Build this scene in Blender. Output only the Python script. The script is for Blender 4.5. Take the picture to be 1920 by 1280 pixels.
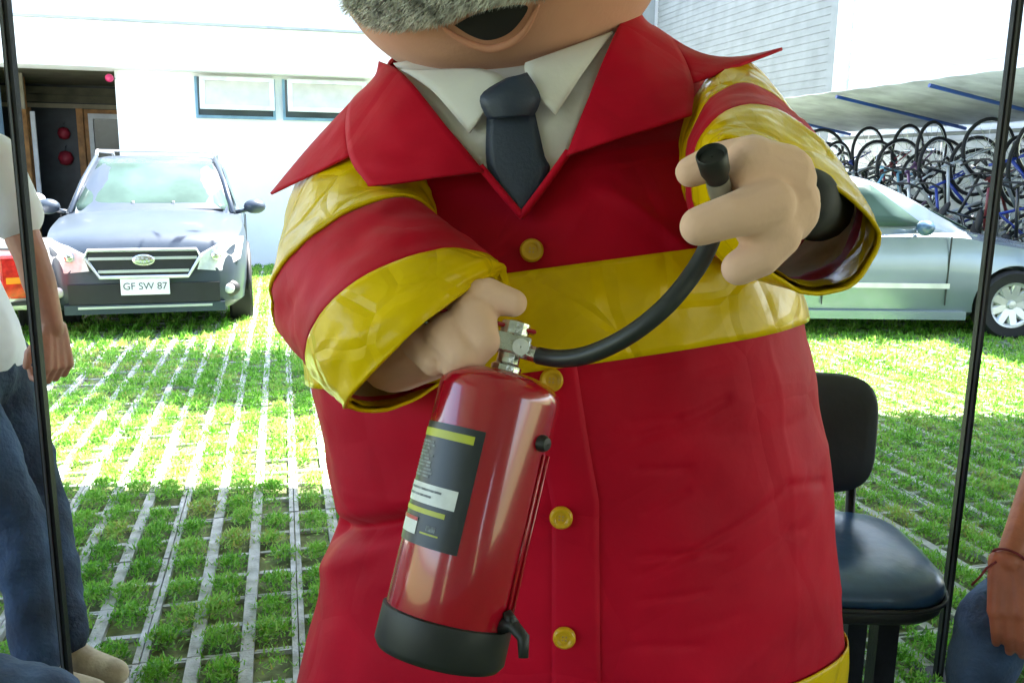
import bpy, bmesh, math, random
import numpy as np
from mathutils import Vector, Matrix, noise
random.seed(7); rng = np.random.default_rng(7)
R = math.radians
sc = bpy.context.scene
for o in list(bpy.data.objects): bpy.data.objects.remove(o)
COL = sc.collection

# ------------------------------------------------------------------ camera
CAM_Z, PITCH, ROLL, FPX = 1.47, 11.2, 0.8, 1646.0
cam = bpy.data.objects.new('camera', bpy.data.cameras.new('camera')); COL.objects.link(cam)
CM = Matrix.Translation((0, 0, CAM_Z)) @ Matrix.Rotation(R(90-PITCH), 4, 'X') @ Matrix.Rotation(R(ROLL), 4, 'Z')
cam.matrix_world = CM
cam.data.sensor_width = 36; cam.data.lens = 36*FPX/1920
cam.data.clip_start = 0.05; cam.data.clip_end = 900
sc.camera = cam
# ------------------------------------------------------------------ sky, sun, exposure
SUN_EL, SUN_AZ = 63.0, 52.0           # azimuth from +Y towards +X
w = bpy.data.worlds.new('World'); sc.world = w; w.use_nodes = True
nt = w.node_tree; nt.nodes.clear()
sky = nt.nodes.new('ShaderNodeTexSky'); sky.sky_type = 'NISHITA'; sky.sun_disc = False
sky.sun_elevation = R(SUN_EL); sky.sun_rotation = R(SUN_AZ); sky.air_density = 1.0; sky.dust_density = 2.0
bg = nt.nodes.new('ShaderNodeBackground'); bg.inputs['Strength'].default_value = 0.11
wo = nt.nodes.new('ShaderNodeOutputWorld')
nt.links.new(sky.outputs[0], bg.inputs[0]); nt.links.new(bg.outputs[0], wo.inputs[0])
sd = bpy.data.lights.new('sun', 'SUN'); sd.energy = 5.0; sd.angle = R(0.5); sd.color = (1, .95, .87)
sun = bpy.data.objects.new('sun', sd); COL.objects.link(sun)
SD = Vector((math.sin(R(SUN_AZ))*math.cos(R(SUN_EL)), math.cos(R(SUN_AZ))*math.cos(R(SUN_EL)), math.sin(R(SUN_EL))))
sun.rotation_euler = SD.to_track_quat('Z', 'Y').to_euler(); sun.location = (3, 10, 20)
sc.view_settings.view_transform = 'Standard'; sc.view_settings.look = 'None'
sc.view_settings.gamma = 1.0; sc.view_settings.exposure = 3.3
sc.render.engine = 'CYCLES'

# ------------------------------------------------------------------ geometry of the view
C3 = CM.to_3x3(); CO = Vector((0, 0, CAM_Z))
def ray(px, py): return C3 @ Vector(((px-960)/FPX, (640-py)/FPX, -1))
def P(px, py, Y): d = ray(px, py); return CO + d*(Y/d.y)
def PZ(px, py, z): d = ray(px, py); return CO + d*((z-CAM_Z)/d.z)
CMI = CM.inverted()
def proj(p):
    q = CMI @ Vector(p); return (960+FPX*q.x/-q.z, 640-FPX*q.y/-q.z, -q.z)
LA = R(14.6); LU = Vector((math.cos(LA), math.sin(LA), 0)); LV = Vector((-math.sin(LA), math.cos(LA), 0))
def L(u, v, z=0.0): return LU*u + LV*v + Vector((0, 0, z))
LOT = Matrix.Rotation(LA, 4, 'Z')

# ------------------------------------------------------------------ materials
MATS = {}
def crinkle(m, scale, strength, dist=.01):
    n = m.node_tree; b = n.nodes['Principled BSDF']; tc = n.nodes.new('ShaderNodeTexCoord'); nb = n.nodes.new('ShaderNodeTexNoise')
    nb.noise_type = 'RIDGED_MULTIFRACTAL'; nb.inputs['Scale'].default_value = scale; nb.inputs['Detail'].default_value = 3; nb.inputs['Distortion'].default_value = .6
    n.links.new(tc.outputs['Object'], nb.inputs['Vector'])
    bp = n.nodes.new('ShaderNodeBump'); bp.inputs['Strength'].default_value = strength; bp.inputs['Distance'].default_value = dist
    old = b.inputs['Normal'].links
    if old: n.links.new(old[0].from_socket, bp.inputs['Normal'])
    n.links.new(nb.outputs[0], bp.inputs['Height']); n.links.new(bp.outputs[0], b.inputs['Normal']); return m
def folds(m, scale, strength, width=.05, dist=.006):
    n = m.node_tree; b = n.nodes['Principled BSDF']; tc = n.nodes.new('ShaderNodeTexCoord')
    dn = n.nodes.new('ShaderNodeTexNoise'); dn.inputs['Scale'].default_value = 3; mxv = n.nodes.new('ShaderNodeVectorMath'); mxv.operation = 'MULTIPLY_ADD'; mxv.inputs[1].default_value = (.12, .12, .12)
    n.links.new(tc.outputs['Object'], dn.inputs['Vector']); n.links.new(dn.outputs['Color'], mxv.inputs[0]); n.links.new(tc.outputs['Object'], mxv.inputs[2])
    vo = n.nodes.new('ShaderNodeTexVoronoi'); vo.feature = 'DISTANCE_TO_EDGE'; vo.inputs['Scale'].default_value = scale; n.links.new(mxv.outputs[0], vo.inputs['Vector'])
    mr = n.nodes.new('ShaderNodeMapRange'); mr.inputs[2].default_value = width; n.links.new(vo.outputs['Distance'], mr.inputs[0])
    v2 = n.nodes.new('ShaderNodeTexVoronoi'); v2.feature = 'F1'; v2.inputs['Scale'].default_value = scale*1.7; n.links.new(mxv.outputs[0], v2.inputs['Vector'])
    ad = n.nodes.new('ShaderNodeMath'); ad.operation = 'ADD'; n.links.new(mr.outputs[0], ad.inputs[0]); n.links.new(v2.outputs['Distance'], ad.inputs[1])
    bp = n.nodes.new('ShaderNodeBump'); bp.inputs['Strength'].default_value = strength; bp.inputs['Distance'].default_value = dist
    old = b.inputs['Normal'].links
    if old: n.links.new(old[0].from_socket, bp.inputs['Normal'])
    n.links.new(ad.outputs[0], bp.inputs['Height']); n.links.new(bp.outputs[0], b.inputs['Normal']); return m
def mat(name, col, rough=.6, metal=0, var=.12, vscale=6, bump=0, bscale=40, spec=.5, coat=0, sheen=0, trans=0, hue=None, tint=None, det=4):
    if name in MATS: return MATS[name]
    m = bpy.data.materials.new(name); m.use_nodes = True; n = m.node_tree; b = n.nodes['Principled BSDF']
    b.inputs['Roughness'].default_value = rough; b.inputs['Metallic'].default_value = metal
    b.inputs['Specular IOR Level'].default_value = spec
    if coat: b.inputs['Coat Weight'].default_value = coat; b.inputs['Coat Roughness'].default_value = .06
    if sheen: b.inputs['Sheen Weight'].default_value = sheen; b.inputs['Sheen Roughness'].default_value = .4
    tc = n.nodes.new('ShaderNodeTexCoord')
    nz = n.nodes.new('ShaderNodeTexNoise'); nz.inputs['Scale'].default_value = vscale; nz.inputs['Detail'].default_value = det
    n.links.new(tc.outputs['Object'], nz.inputs['Vector'])
    mx = n.nodes.new('ShaderNodeMix'); mx.data_type = 'RGBA'
    c = Vector(col[:3]); t = Vector(tint) if tint else c*(1-var*1.6)
    mx.inputs[6].default_value = (*(t), 1); mx.inputs[7].default_value = (*(c*(1+var*.6)), 1)
    rp = n.nodes.new('ShaderNodeMapRange'); rp.inputs[1].default_value = .33; rp.inputs[2].default_value = .67
    n.links.new(nz.outputs['Fac'], rp.inputs[0]); n.links.new(rp.outputs[0], mx.inputs[0]); n.links.new(mx.outputs[2], b.inputs['Base Color'])
    if bump:
        nb = n.nodes.new('ShaderNodeTexNoise'); nb.inputs['Scale'].default_value = bscale; nb.inputs['Detail'].default_value = 5
        n.links.new(tc.outputs['Object'], nb.inputs['Vector'])
        bp = n.nodes.new('ShaderNodeBump'); bp.inputs['Strength'].default_value = bump; bp.inputs['Distance'].default_value = .01
        n.links.new(nb.outputs['Fac'], bp.inputs['Height']); n.links.new(bp.outputs[0], b.inputs['Normal'])
    if trans:
        tr = n.nodes.new('ShaderNodeBsdfTranslucent'); tr.inputs[0].default_value = (*col[:3], 1)
        ms = n.nodes.new('ShaderNodeMixShader'); ms.inputs[0].default_value = trans
        out = n.nodes['Material Output']
        n.links.new(b.outputs[0], ms.inputs[1]); n.links.new(tr.outputs[0], ms.inputs[2]); n.links.new(ms.outputs[0], out.inputs[0])
    MATS[name] = m; return m

# ------------------------------------------------------------------ object helpers
WM = {}
def link(o, parent=None):
    COL.objects.link(o)
    if parent is not None:
        o.parent = parent; o.matrix_parent_inverse = WM.get(parent.name, Matrix()).inverted()
    return o
def put(name, verts, faces, m, parent=None, smooth=False, sharp=None):
    me = bpy.data.meshes.new(name); me.from_pydata([tuple(v) for v in verts], [], faces); me.update()
    bm = bmesh.new(); bm.from_mesh(me); bmesh.ops.recalc_face_normals(bm, faces=bm.faces); bm.to_mesh(me); bm.free()
    if m: me.materials.append(m)
    if smooth:
        me.polygons.foreach_set('use_smooth', [True]*len(me.polygons))
        if sharp: me.set_sharp_from_angle(angle=R(sharp))
    return link(bpy.data.objects.new(name, me), parent)
def root(name, loc=(0, 0, 0), rz=0.0):
    o = bpy.data.objects.new(name, None); o.empty_display_size = .1; COL.objects.link(o)
    o.location = loc; o.rotation_euler = (0, 0, rz)
    WM[o.name] = Matrix.Translation(loc) @ Matrix.Rotation(rz, 4, 'Z'); return o
def tag(o, label=None, cat=None, group=None, kind=None):
    if label: o['label'] = label
    if cat: o['category'] = cat
    if group: o['group'] = group
    if kind: o['kind'] = kind
    return o
def settle(o, loc, rz):                # move a thing that was built at the origin
    o.location = loc; o.rotation_euler = (0, 0, rz)
def kids(o): return [c for c in bpy.data.objects if c.parent == o]
def copy_tree(o, parent=None):
    c = o.copy(); COL.objects.link(c)
    if parent: c.parent = parent
    for k in kids(o): copy_tree(k, c)
    return c

class MB:
    def __init__(s): s.v = []; s.f = []
    def add(s, v, f):
        n = len(s.v); s.v += [Vector(x) for x in v]; s.f += [tuple(i+n for i in q) for q in f]; return s
    def box(s, a, b, M=None):
        x0, y0, z0 = a; x1, y1, z1 = b
        v = [Vector(p) for p in ((x0,y0,z0),(x1,y0,z0),(x1,y1,z0),(x0,y1,z0),(x0,y0,z1),(x1,y0,z1),(x1,y1,z1),(x0,y1,z1))]
        if M: v = [M @ p for p in v]
        return s.add(v, [(0,3,2,1),(4,5,6,7),(0,1,5,4),(1,2,6,5),(2,3,7,6),(3,0,4,7)])
    def tube(s, pts, r, n=8, cap=True, closed=False):
        pts = [Vector(p) for p in pts]; N = len(pts); rr = r if hasattr(r, '__len__') else [r]*N
        base = len(s.v); up = None
        for i, p in enumerate(pts):
            if closed: t = pts[(i+1) % N]-pts[i-1]
            else: t = pts[min(i+1, N-1)]-pts[max(i-1, 0)]
            t.normalize()
            if up is None: up = t.orthogonal().normalized()
            up = (up - t*up.dot(t)); up = up.normalized() if up.length > 1e-6 else t.orthogonal().normalized()
            sd = t.cross(up)
            for k in range(n):
                a = 2*math.pi*k/n; s.v.append(p + (up*math.cos(a)+sd*math.sin(a))*rr[i])
        for i in range(N if closed else N-1):
            for k in range(n):
                j = (i+1) % N
                s.f.append((base+i*n+k, base+i*n+(k+1) % n, base+j*n+(k+1) % n, base+j*n+k))
        if cap and not closed:
            s.f.append(tuple(base+k for k in range(n))[::-1]); s.f.append(tuple(base+(N-1)*n+k for k in range(n)))
        return s
    def lathe(s, prof, n=32, M=None, a0=0, a1=2*math.pi):
        full = abs(a1-a0-2*math.pi) < 1e-6; base = len(s.v); m = n if full else n+1
        for r, z in prof:
            for k in range(m):
                a = a0+(a1-a0)*k/n; p = Vector((r*math.cos(a), r*math.sin(a), z)); s.v.append(M @ p if M else p)
        for i in range(len(prof)-1):
            for k in range(n):
                k2 = (k+1) % m
                s.f.append((base+i*m+k, base+i*m+k2, base+(i+1)*m+k2, base+(i+1)*m+k))
        return s
    def capsule(s, p0, p1, r0, r1, n=14, c=5):
        p0, p1 = Vector(p0), Vector(p1); d = p1-p0; ln = d.length
        t = d.normalized() if ln > 1e-6 else Vector((0, 0, 1))
        pr = [(r0*math.sin(i/c*math.pi/2)+1e-5, -r0*math.cos(i/c*math.pi/2)) for i in range(c+1)]
        pr += [(r1*math.cos(i/c*math.pi/2)+1e-5, ln+r1*math.sin(i/c*math.pi/2)) for i in range(c+1)]
        M = Matrix.Translation(p0) @ t.to_track_quat('Z', 'Y').to_matrix().to_4x4()
        b = len(s.v); s.lathe(pr, n, M)
        k = len(pr); s.f.append(tuple(b+i for i in range(n))[::-1]); s.f.append(tuple(b+(k-1)*n+i for i in range(n)))
        return s
    def ell(s, c, rad, M=None, n=18, m=12):
        M0 = Matrix.Translation(c) @ (M or Matrix()) @ Matrix.Diagonal((*rad, 1))
        pr = [(math.sin(math.pi*i/m)+1e-4, -math.cos(math.pi*i/m)) for i in range(m+1)]
        b = len(s.v); s.lathe(pr, n, M0)
        s.f.append(tuple(b+i for i in range(n))[::-1]); s.f.append(tuple(b+m*n+i for i in range(n))); return s
    def grid(s, g, wrap=False):
        b = len(s.v); r = len(g); c = len(g[0])
        for row in g: s.v += [Vector(p) for p in row]
        for i in range(r-1):
            for k in range(c if wrap else c-1):
                k2 = (k+1) % c; s.f.append((b+i*c+k, b+i*c+k2, b+(i+1)*c+k2, b+(i+1)*c+k))
        return s
    def build(s, name, m, parent=None, smooth=False, sharp=None): return put(name, s.v, s.f, m, parent, smooth, sharp)

def mods(o, voxel=None, smooth=0, solid=None, sub=0, bevel=None, off=-1):
    if voxel:
        r = o.modifiers.new('remesh', 'REMESH'); r.mode = 'VOXEL'; r.voxel_size = voxel; r.use_smooth_shade = True
    if smooth:
        r = o.modifiers.new('smooth', 'SMOOTH'); r.factor = .5; r.iterations = smooth
    if solid:
        r = o.modifiers.new('solid', 'SOLIDIFY'); r.thickness = solid; r.offset = off
    if bevel:
        r = o.modifiers.new('bevel', 'BEVEL'); r.width = bevel; r.segments = 2; r.limit_method = 'ANGLE'
    if sub:
        r = o.modifiers.new('sub', 'SUBSURF'); r.levels = sub; r.render_levels = sub
    return o
def lerp(a, b, t): return a+(b-a)*t
def interp(tab, x):
    if x <= tab[0][0]: return tab[0][1]
    for (a, b), (c, d) in zip(tab, tab[1:]):
        if x <= c:
            t = (x-a)/(c-a); t = t*t*(3-2*t)*.5+t*.5; return b+(d-b)*t
    return tab[-1][1]
def cat(pts, t):                       # Catmull-Rom through a list of vectors / floats, t in 0..1
    n = len(pts)-1; x = min(max(t*n, 0), n-1e-6); i = int(x); f = x-i
    p0, p1, p2, p3 = pts[max(i-1, 0)], pts[i], pts[i+1], pts[min(i+2, n)]
    return ((p1*2)+(p2-p0)*f+(p0*2-p1*5+p2*4-p3)*f*f+(p1*3-p0-p2*3+p3)*f*f*f)*.5

# ================================================================== SETTING
M_conc = mat('paver_concrete', (.47, .48, .50), .9, var=.2, vscale=13, bump=.6, bscale=90, tint=(.25, .27, .25), det=8)
M_soil = mat('soil', (.15, .18, .07), .95, var=.4, vscale=14, bump=.6, bscale=60)
ground = put('ground', [(-300, -200, -.022), (300, -200, -.022), (300, 400, -.022), (-300, 400, -.022)], [(0, 1, 2, 3)], M_soil)
tag(ground, 'grass paved parking ground', kind='structure')

PU, PV_ = .155, .185                   # cell pitch
BU, BV = 3*PU, 2*PV_
def block_mesh():
    b = MB(); w2 = .020
    for i in range(4):
        u = i*PU; b.box((max(u-w2, .002), .002, -.04), (min(u+w2, BU-.002), BV-.002, 0))
    for j in range(3):
        for i in range(3):
            v = j*PV_; b.box((i*PU+w2+.002, max(v-.012, .0025), -.04), ((i+1)*PU-w2-.002, min(v+.012, BV-.0025), -.008))
    o = b.build('paver_block', M_conc); mods(o); return o
pav = tag(bpy.data.objects.new('pavement', None), 'grass block pavement of grey concrete lattice', kind='structure'); COL.objects.link(pav)
WM['pavement'] = Matrix()
blk0 = block_mesh(); blk0.parent = pav
cells = []
for iu in range(-26, 44):
    for iv in range(3, 44):
        c = L((iu+.5)*BU, (iv+.5)*BV, 0)
        if c.y < 1.2: continue
        x, y, zc = proj(c)
        if zc < .5: continue
        cells.append((c.length, iu, iv, x, y, c))
cells.sort(key=lambda t: t[0])
near, rest = [], []
for d, iu, iv, x, y, c in cells:
    vis = -120 < x < 2040 and y < 1420
    hidden = 640 < x < 1480
    if vis and not hidden and len(near) < 300: near.append((iu, iv))
    elif vis or d < 8: rest.append((iu, iv))
for k, (iu, iv) in enumerate(near):
    o = blk0 if k == 0 else blk0.copy()
    if k: COL.objects.link(o)
    o.parent = pav
    p = L(iu*BU, iv*BV, random.uniform(-.003, .003)); o.location = p
    o.rotation_euler = (random.uniform(-.006, .006), random.uniform(-.006, .006), LA+random.uniform(-.006, .006))
vb = np.array([v.co[:] for v in blk0.data.vertices]); fb = [tuple(p.vertices) for p in blk0.data.polygons]
vs, fs = [], []
for iu, iv in rest:
    p = L(iu*BU, iv*BV, random.uniform(-.003, .003)); M = Matrix.Translation(p) @ LOT
    n = len(vs); vs += [tuple(M @ Vector(q)) for q in vb]; fs += [tuple(i+n for i in f) for f in fb]
o = put('paver_field', vs, fs, M_conc, pav); tag(o, kind='stuff')

# grass
def grass_mat():
    m = bpy.data.materials.new('grass'); m.use_nodes = True; n = m.node_tree; b = n.nodes['Principled BSDF']
    at = n.nodes.new('ShaderNodeAttribute'); at.attribute_name = 'tone'
    cr = n.nodes.new('ShaderNodeValToRGB'); e = cr.color_ramp.elements
    e[0].color = (.06, .21, .015, 1); e[1].color = (.38, .36, .09, 1); e[1].position = 1
    x = cr.color_ramp.elements.new(.35); x.color = (.17, .45, .035, 1)
    x = cr.color_ramp.elements.new(.75); x.color = (.32, .53, .11, 1)
    n.links.new(at.outputs['Fac'], cr.inputs[0]); n.links.new(cr.outputs[0], b.inputs['Base Color'])
    b.inputs['Roughness'].default_value = .5; b.inputs['Specular IOR Level'].default_value = .3
    tr = n.nodes.new('ShaderNodeBsdfTranslucent'); n.links.new(cr.outputs[0], tr.inputs[0])
    ms = n.nodes.new('ShaderNodeMixShader'); ms.inputs[0].default_value = .35
    n.links.new(b.outputs[0], ms.inputs[1]); n.links.new(tr.outputs[0], ms.inputs[2]); n.links.new(ms.outputs[0], n.nodes['Material Output'].inputs[0])
    return m
GX, GY, GH, GT, GW = [], [], [], [], []
for iu in range(-78, 132):
    for iv in range(6, 88):
        c = L((iu+.5)*PU, (iv+.5)*PV_)
        if c.y < 1.3 or c.y > 15.5: continue
        x, y, zc = proj(c)
        if zc < .5 or not (-160 < x < 2080 and y < 1450): continue
        hid = 700 < x < 1430 and y > 420
        d = c.y
        nb = 470 if d < 4 else (260 if d < 6.5 else 90)
        if hid: nb //= 3
        lush = noise.noise(c*0.9)*.5+.5
        lush = lush*.5+.5*random.random()
        right = max(0, min(1, (c.x-.6)/1.2))
        if random.random() < .08 and right < .5: nb = int(nb*.25)
        far = max(0, min(1, (d-3.5)/3))
        n_ = int(nb*(.45+1.0*lush))
        n4 = max(0, min(1, (4.3-d)/.8))
        spread = (1-.16*n4)*lerp(lerp(.048, .064, lush), .078, max(right*.7, far*.25))
        spv = (1-.20*n4)*lerp(.056+.030*lush, .094, max(right*.8, far))
        ju, jv = random.gauss(0, .012), random.gauss(0, .030)
        gu, gv = np.clip(rng.normal(0, .60, n_), -1.5, 1.5), np.clip(rng.normal(0, .66, n_), -1.5, 1.5)
        au = ju+gu*spread; av = jv+gv*spv
        GX.append(c.x+au*LU.x+av*LV.x); GY.append(c.y+au*LU.y+av*LV.y)
        hmax = (.010+.036*lush)*np.exp(-(gu**2+gv**2)*.55)+.006
        GH.append(-.012+(hmax+.012)*np.sqrt(rng.random(n_)))
        dry = .35 if random.random() < .05 else 0
        GT.append(np.clip(rng.normal(.42+random.gauss(0, .12)+.22*(noise.noise(c*2.3+Vector((9, 3, 1)))), .2, n_)+dry, 0, 1))
        GW.append((.0070 if d < 4 else (.0090 if d < 6.5 else .014))*rng.uniform(.6, 1.4, n_))
GX, GY, GH, GT, GW = map(np.concatenate, (GX, GY, GH, GT, GW)); n_ = len(GX)
ang = rng.uniform(0, 2*np.pi, n_); up = rng.uniform(.05, 1.0, n_); ho = np.sqrt(1-up**2); ln_ = GW*rng.uniform(1.6, 3.4, n_)
vx = np.empty((n_, 3, 3)); pa = ang+np.pi/2+rng.normal(0, .5, n_)
vx[:, 0] = np.c_[GX-np.cos(pa)*GW*.5, GY-np.sin(pa)*GW*.5, GH-GW*.4]
vx[:, 1] = np.c_[GX+np.cos(pa)*GW*.5, GY+np.sin(pa)*GW*.5, GH-GW*.1]
vx[:, 2] = np.c_[GX+np.cos(ang)*ho*ln_, GY+np.sin(ang)*ho*ln_, GH+up*ln_]
me = bpy.data.meshes.new('grass'); me.vertices.add(3*n_); me.vertices.foreach_set('co', vx.ravel())
me.loops.add(3*n_); me.loops.foreach_set('vertex_index', np.arange(3*n_, dtype=np.int32))
me.polygons.add(n_); me.polygons.foreach_set('loop_start', np.arange(0, 3*n_, 3, dtype=np.int32)); me.update()
at = me.attributes.new('tone', 'FLOAT', 'FACE'); at.data.foreach_set('value', GT.astype(np.float32))
me.materials.append(grass_mat()); go = link(bpy.data.objects.new('grass', me))
tag(go, 'short green grass growing through the paving', 'grass', kind='stuff')

# ------------------------------------------------------------------ porch roof over the near ground, its posts
M_black = mat('black_metal', (.010, .011, .014), .5, spec=.25, var=.3, vscale=20, bump=.1, bscale=120)
M_tarp = mat('white_tarp', (.80, .80, .78), .7, var=.05, vscale=2, trans=.05)
HZ = 2.75; sx, sy = SD.x/SD.z*HZ, SD.y/SD.z*HZ
def roof(x0, x1, y0, y1, label):
    r = root('canopy_roof', ((x0+x1)/2, (y0+y1)/2, HZ))
    MB().box((x0, y0, HZ), (x1, y1, HZ+.02)).build('roof_sheet', M_tarp, r)
    n = max(2, int((x1-x0)/1.6))
    for i in range(n+1):
        x = lerp(x0+.03, x1-.03, i/n); MB().box((x-.025, y0+.04, HZ-.06), (x+.025, y1-.04, HZ-.002)).build('beam', M_black, r)
    tag(r, label, 'canopy', 'canopies overhead'); return r
roof(-5.3+sx, 1.05+sx, -4.5, 3.86+sy, 'white sheet canopy overhead that shades the near grass on the left')
roof(1.07+sx, 8.2+sx, -4.5, 5.25+sy, 'white sheet canopy overhead that shades the grass behind the black chair')
bh = root('added_blocker_wall', (0, -4.6, 0))  # unseen wall added to cut sky light; its gaps leave narrow highlights
M_bwall = mat('beige_render', (.42, .39, .35), .85, var=.08, vscale=2, bump=.2, bscale=30)
for x0, x1, z0, z1 in ((-4.6, -2.4, 0, HZ-.004), (-1.9, 2.1, 0, HZ-.004), (2.5, 5.2, 0, HZ-.004), (-2.398, -1.902, 2.3, HZ-.004), (2.102, 2.498, 2.3, HZ-.004)):
    MB().box((x0, -4.75, z0), (x1, -4.5, z1)).build('wall', M_bwall, bh)
tag(bh, 'unseen beige wall with two gaps added behind the camera to block sky light', 'building')
def post(px0, py0, px1, py1, Y, label):
    a = P(px0, py0, Y); b = P(px1, py1, Y); x = (a.x+b.x)/2
    r = root('canopy_post', (x, Y, 0))
    MB().box((x-.0105, Y-.0105, .012), (x+.0105, Y+.0105, HZ-.004)).build('upright', M_black, r)
    MB().box((x-.005, Y-.011-.004, .03), (x+.0, Y-.011, HZ-.03)).build('channel', mat('grey_trim', (.05, .055, .065), .5), r)
    MB().box((x-.06, Y-.06, 0), (x+.06, Y+.06, .01)).build('foot_plate', M_black, r)
    tag(r, label, 'post', 'thin black posts')
post(9, 0, 124, 1240, 2.16, 'thin black metal post in front of the standing person in jeans')
post(1906, 0, 1764, 1240, 2.36, 'thin black metal post beside the black padded chair')

# ------------------------------------------------------------------ buildings
M_white = mat('white_plaster', (.78, .79, .80), .85, var=.05, vscale=1.5, bump=.15, bscale=30)
M_grey = mat('grey_siding', (.20, .225, .225), .7, var=.10, vscale=3)
M_olive = mat('olive_plank', (.10, .095, .055), .7, var=.25, vscale=4, bump=.2, bscale=40)
M_wood = mat('orange_wood', (.42, .20, .06), .6, var=.25, vscale=9, bump=.2, bscale=60)
M_dark = mat('dark_door', (.012, .018, .022), .4, var=.4, vscale=5)
M_bluef = mat('blue_frame', (.16, .30, .40), .5, var=.15)
M_pane = mat('window_pane', (.05, .07, .08), .08, var=.3, vscale=2)
M_blind = mat('cream_blind', (.55, .52, .46), .8, var=.08)
M_line = mat('grey_joint', (.35, .38, .40), .8)
def lbox(b, u0, u1, v0, v1, z0, z1): return b.box((u0, v0, z0), (u1, v1, z1), LOT)
VW = 13.4
bl = root('white_building', L(-1, VW, 0), LA)
b = MB(); lbox(b, -2.16, 3.2, VW, VW+.3, 0, 2.70); b.build('wall', M_white, bl)
b = MB(); lbox(b, -9, -3.84, VW, VW+.3, 0, 2.70); b.build('wall', M_white, bl)
b = MB(); lbox(b, -3.838, -3.66, VW-.06, VW+.3, 0, 2.698); b.build('pilaster', mat('bluegrey', (.16, .24, .32), .6), bl)
b = MB(); lbox(b, -9, 3.2, VW-.35, VW+.3, 2.702, 3.28); b.build('fascia', M_white, bl)
b = MB(); lbox(b, -9, 3.2, VW-.40, VW+.3, 3.282, 3.31); b.build('drip_edge', M_line, bl)
b = MB(); lbox(b, -9, 3.2, VW-.05, VW+.3, 3.312, 6.5); b.build('upper_wall', M_white, bl)
b = MB(); lbox(b, 2.9, 3.2, VW+.302, VW+6, 0, 6.5); b.build('wall', M_white, bl)
b = MB(); lbox(b, -9, 3.2, VW-.05, VW+6, 6.502, 6.6); b.build('roof', M_line, bl)
b = MB(); lbox(b, -2.16, -2.06, VW+.302, VW+3, 0, 2.70); b.build('side_wall', M_olive, bl)
b = MB(); lbox(b, -5.6, -5.5, VW+.302, VW+3, 0, 2.70); b.build('side_wall', M_olive, bl)
b = MB(); lbox(b, -5.6, -2.06, VW+3.002, VW+3.2, 0, 2.9); b.build('back_wall', M_dark, bl)
b = MB(); lbox(b, -5.6, -2.06, VW+.302, VW+3.0, 2.702, 2.80); b.build('carport_ceiling', M_olive, bl)
for i in range(2):
    z = 2.42+i*.125; b = MB(); lbox(b, -5.45, -2.17, VW+2.95, VW+2.995, z, z+.117); b.build('plank', M_olive, bl)
b = MB(); lbox(b, -5.45, -2.17, VW+2.94, VW+2.996, 2.33, 2.40); b.build('lintel', mat('beige_beam', (.28, .25, .17), .7), bl)
for u in (-4.05, -3.26):
    b = MB(); lbox(b, u, u+.10, VW+2.9, VW+2.995, 0, 2.325); b.build('door_frame', M_wood, bl)
b = MB(); lbox(b, -3.94, -3.27, VW+2.96, VW+2.994, 0, 2.30); d = b.build('door', M_dark, bl)
b = MB(); lbox(b, -3.15, -2.17, VW+2.95, VW+2.99, 0, 2.32); b.build('panel', M_wood, bl)
wn = root('tmp'); bpy.data.objects.remove(wn)
b = MB()
for a in ((-3.08, -2.20, 1.38, 1.46), (-3.08, -2.20, 2.17, 2.25)): lbox(b, a[0], a[1], VW+2.89, VW+2.948, a[2], a[3])
for u in (-3.08, -2.27): lbox(b, u, u+.07, VW+2.891, VW+2.947, 1.462, 2.168)
wf = b.build('window', mat('white_frame', (.7, .72, .74), .5), bl)
b = MB(); lbox(b, -3.01, -2.27, VW+2.93, VW+2.946, 1.462, 2.168); b.build('pane', M_pane, wf)
b = MB(); lbox(b, -3.76, -3.685, VW+1.6, VW+1.68, 0, 2.698); b.build('wood_column', M_wood, bl)
b = MB(); lbox(b, -3.64, -3.58, VW+1.62, VW+1.66, .9, 2.2); b.build('white_strip', MATS['white_frame'], bl)
b = MB(); lbox(b, -3.62, -3.55, VW+1.0, VW+1.05, 2.2, 2.70); b.build('conduit', mat('beige_beam', (.28, .25, .17)), bl)
for i, (u0, u1) in enumerate(((-1.13, -.05), (.05, 1.25))):
    b = MB(); z0, z1 = 2.06, 2.65
    lbox(b, u0, u1, VW-.05, VW-.002, z0+.03, z0+.07); lbox(b, u0, u0+.035, VW-.051, VW-.002, z0+.072, z1); lbox(b, u1-.035, u1, VW-.051, VW-.002, z0+.072, z1)
    fr = b.build('window', M_bluef, bl)
    b = MB(); lbox(b, u0+.037, u1-.037, VW-.02, VW-.003, z0+.072, z1); b.build('pane', M_pane, fr)
    T = LOT @ Matrix.Translation((0, VW-.06, z1)) @ Matrix.Rotation(R(-14), 4, 'X')
    b = MB()
    for q in ((u0+.07, u1-.01, -.06, 0), (u0+.07, u1-.01, -.46, -.40)): b.box((q[0], -.03, q[2]), (q[1], 0, q[3]), T)
    for q in (u0+.07, u1-.08): b.box((q, -.031, -.398), (q+.07, -.001, -.062), T)
    sash = b.build('sash', MATS['white_frame'], fr)
    b = MB(); b.box((u0+.14, -.02, -.398), (u1-.08, -.008, -.062), T); b.build('blind_panel', M_blind, fr)
tag(bl, 'white building with open carport and tilted high windows behind the grey car', 'building')
o = MB().ell(L(-2.21, VW-.1, 2.58), (.055, .055, .055)).build('wall_bell', mat('pink_red', (.55, .02, .12), .4), None, True)
lbox(mb := MB(), -2.22, -2.15, VW-.10, VW-.001, 2.57, 2.59)
tag(o, 'small round pink red bell at the corner of the carport opening', 'bell')
mb.build('bracket', M_dark, o); WM[o.name] = Matrix()
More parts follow.
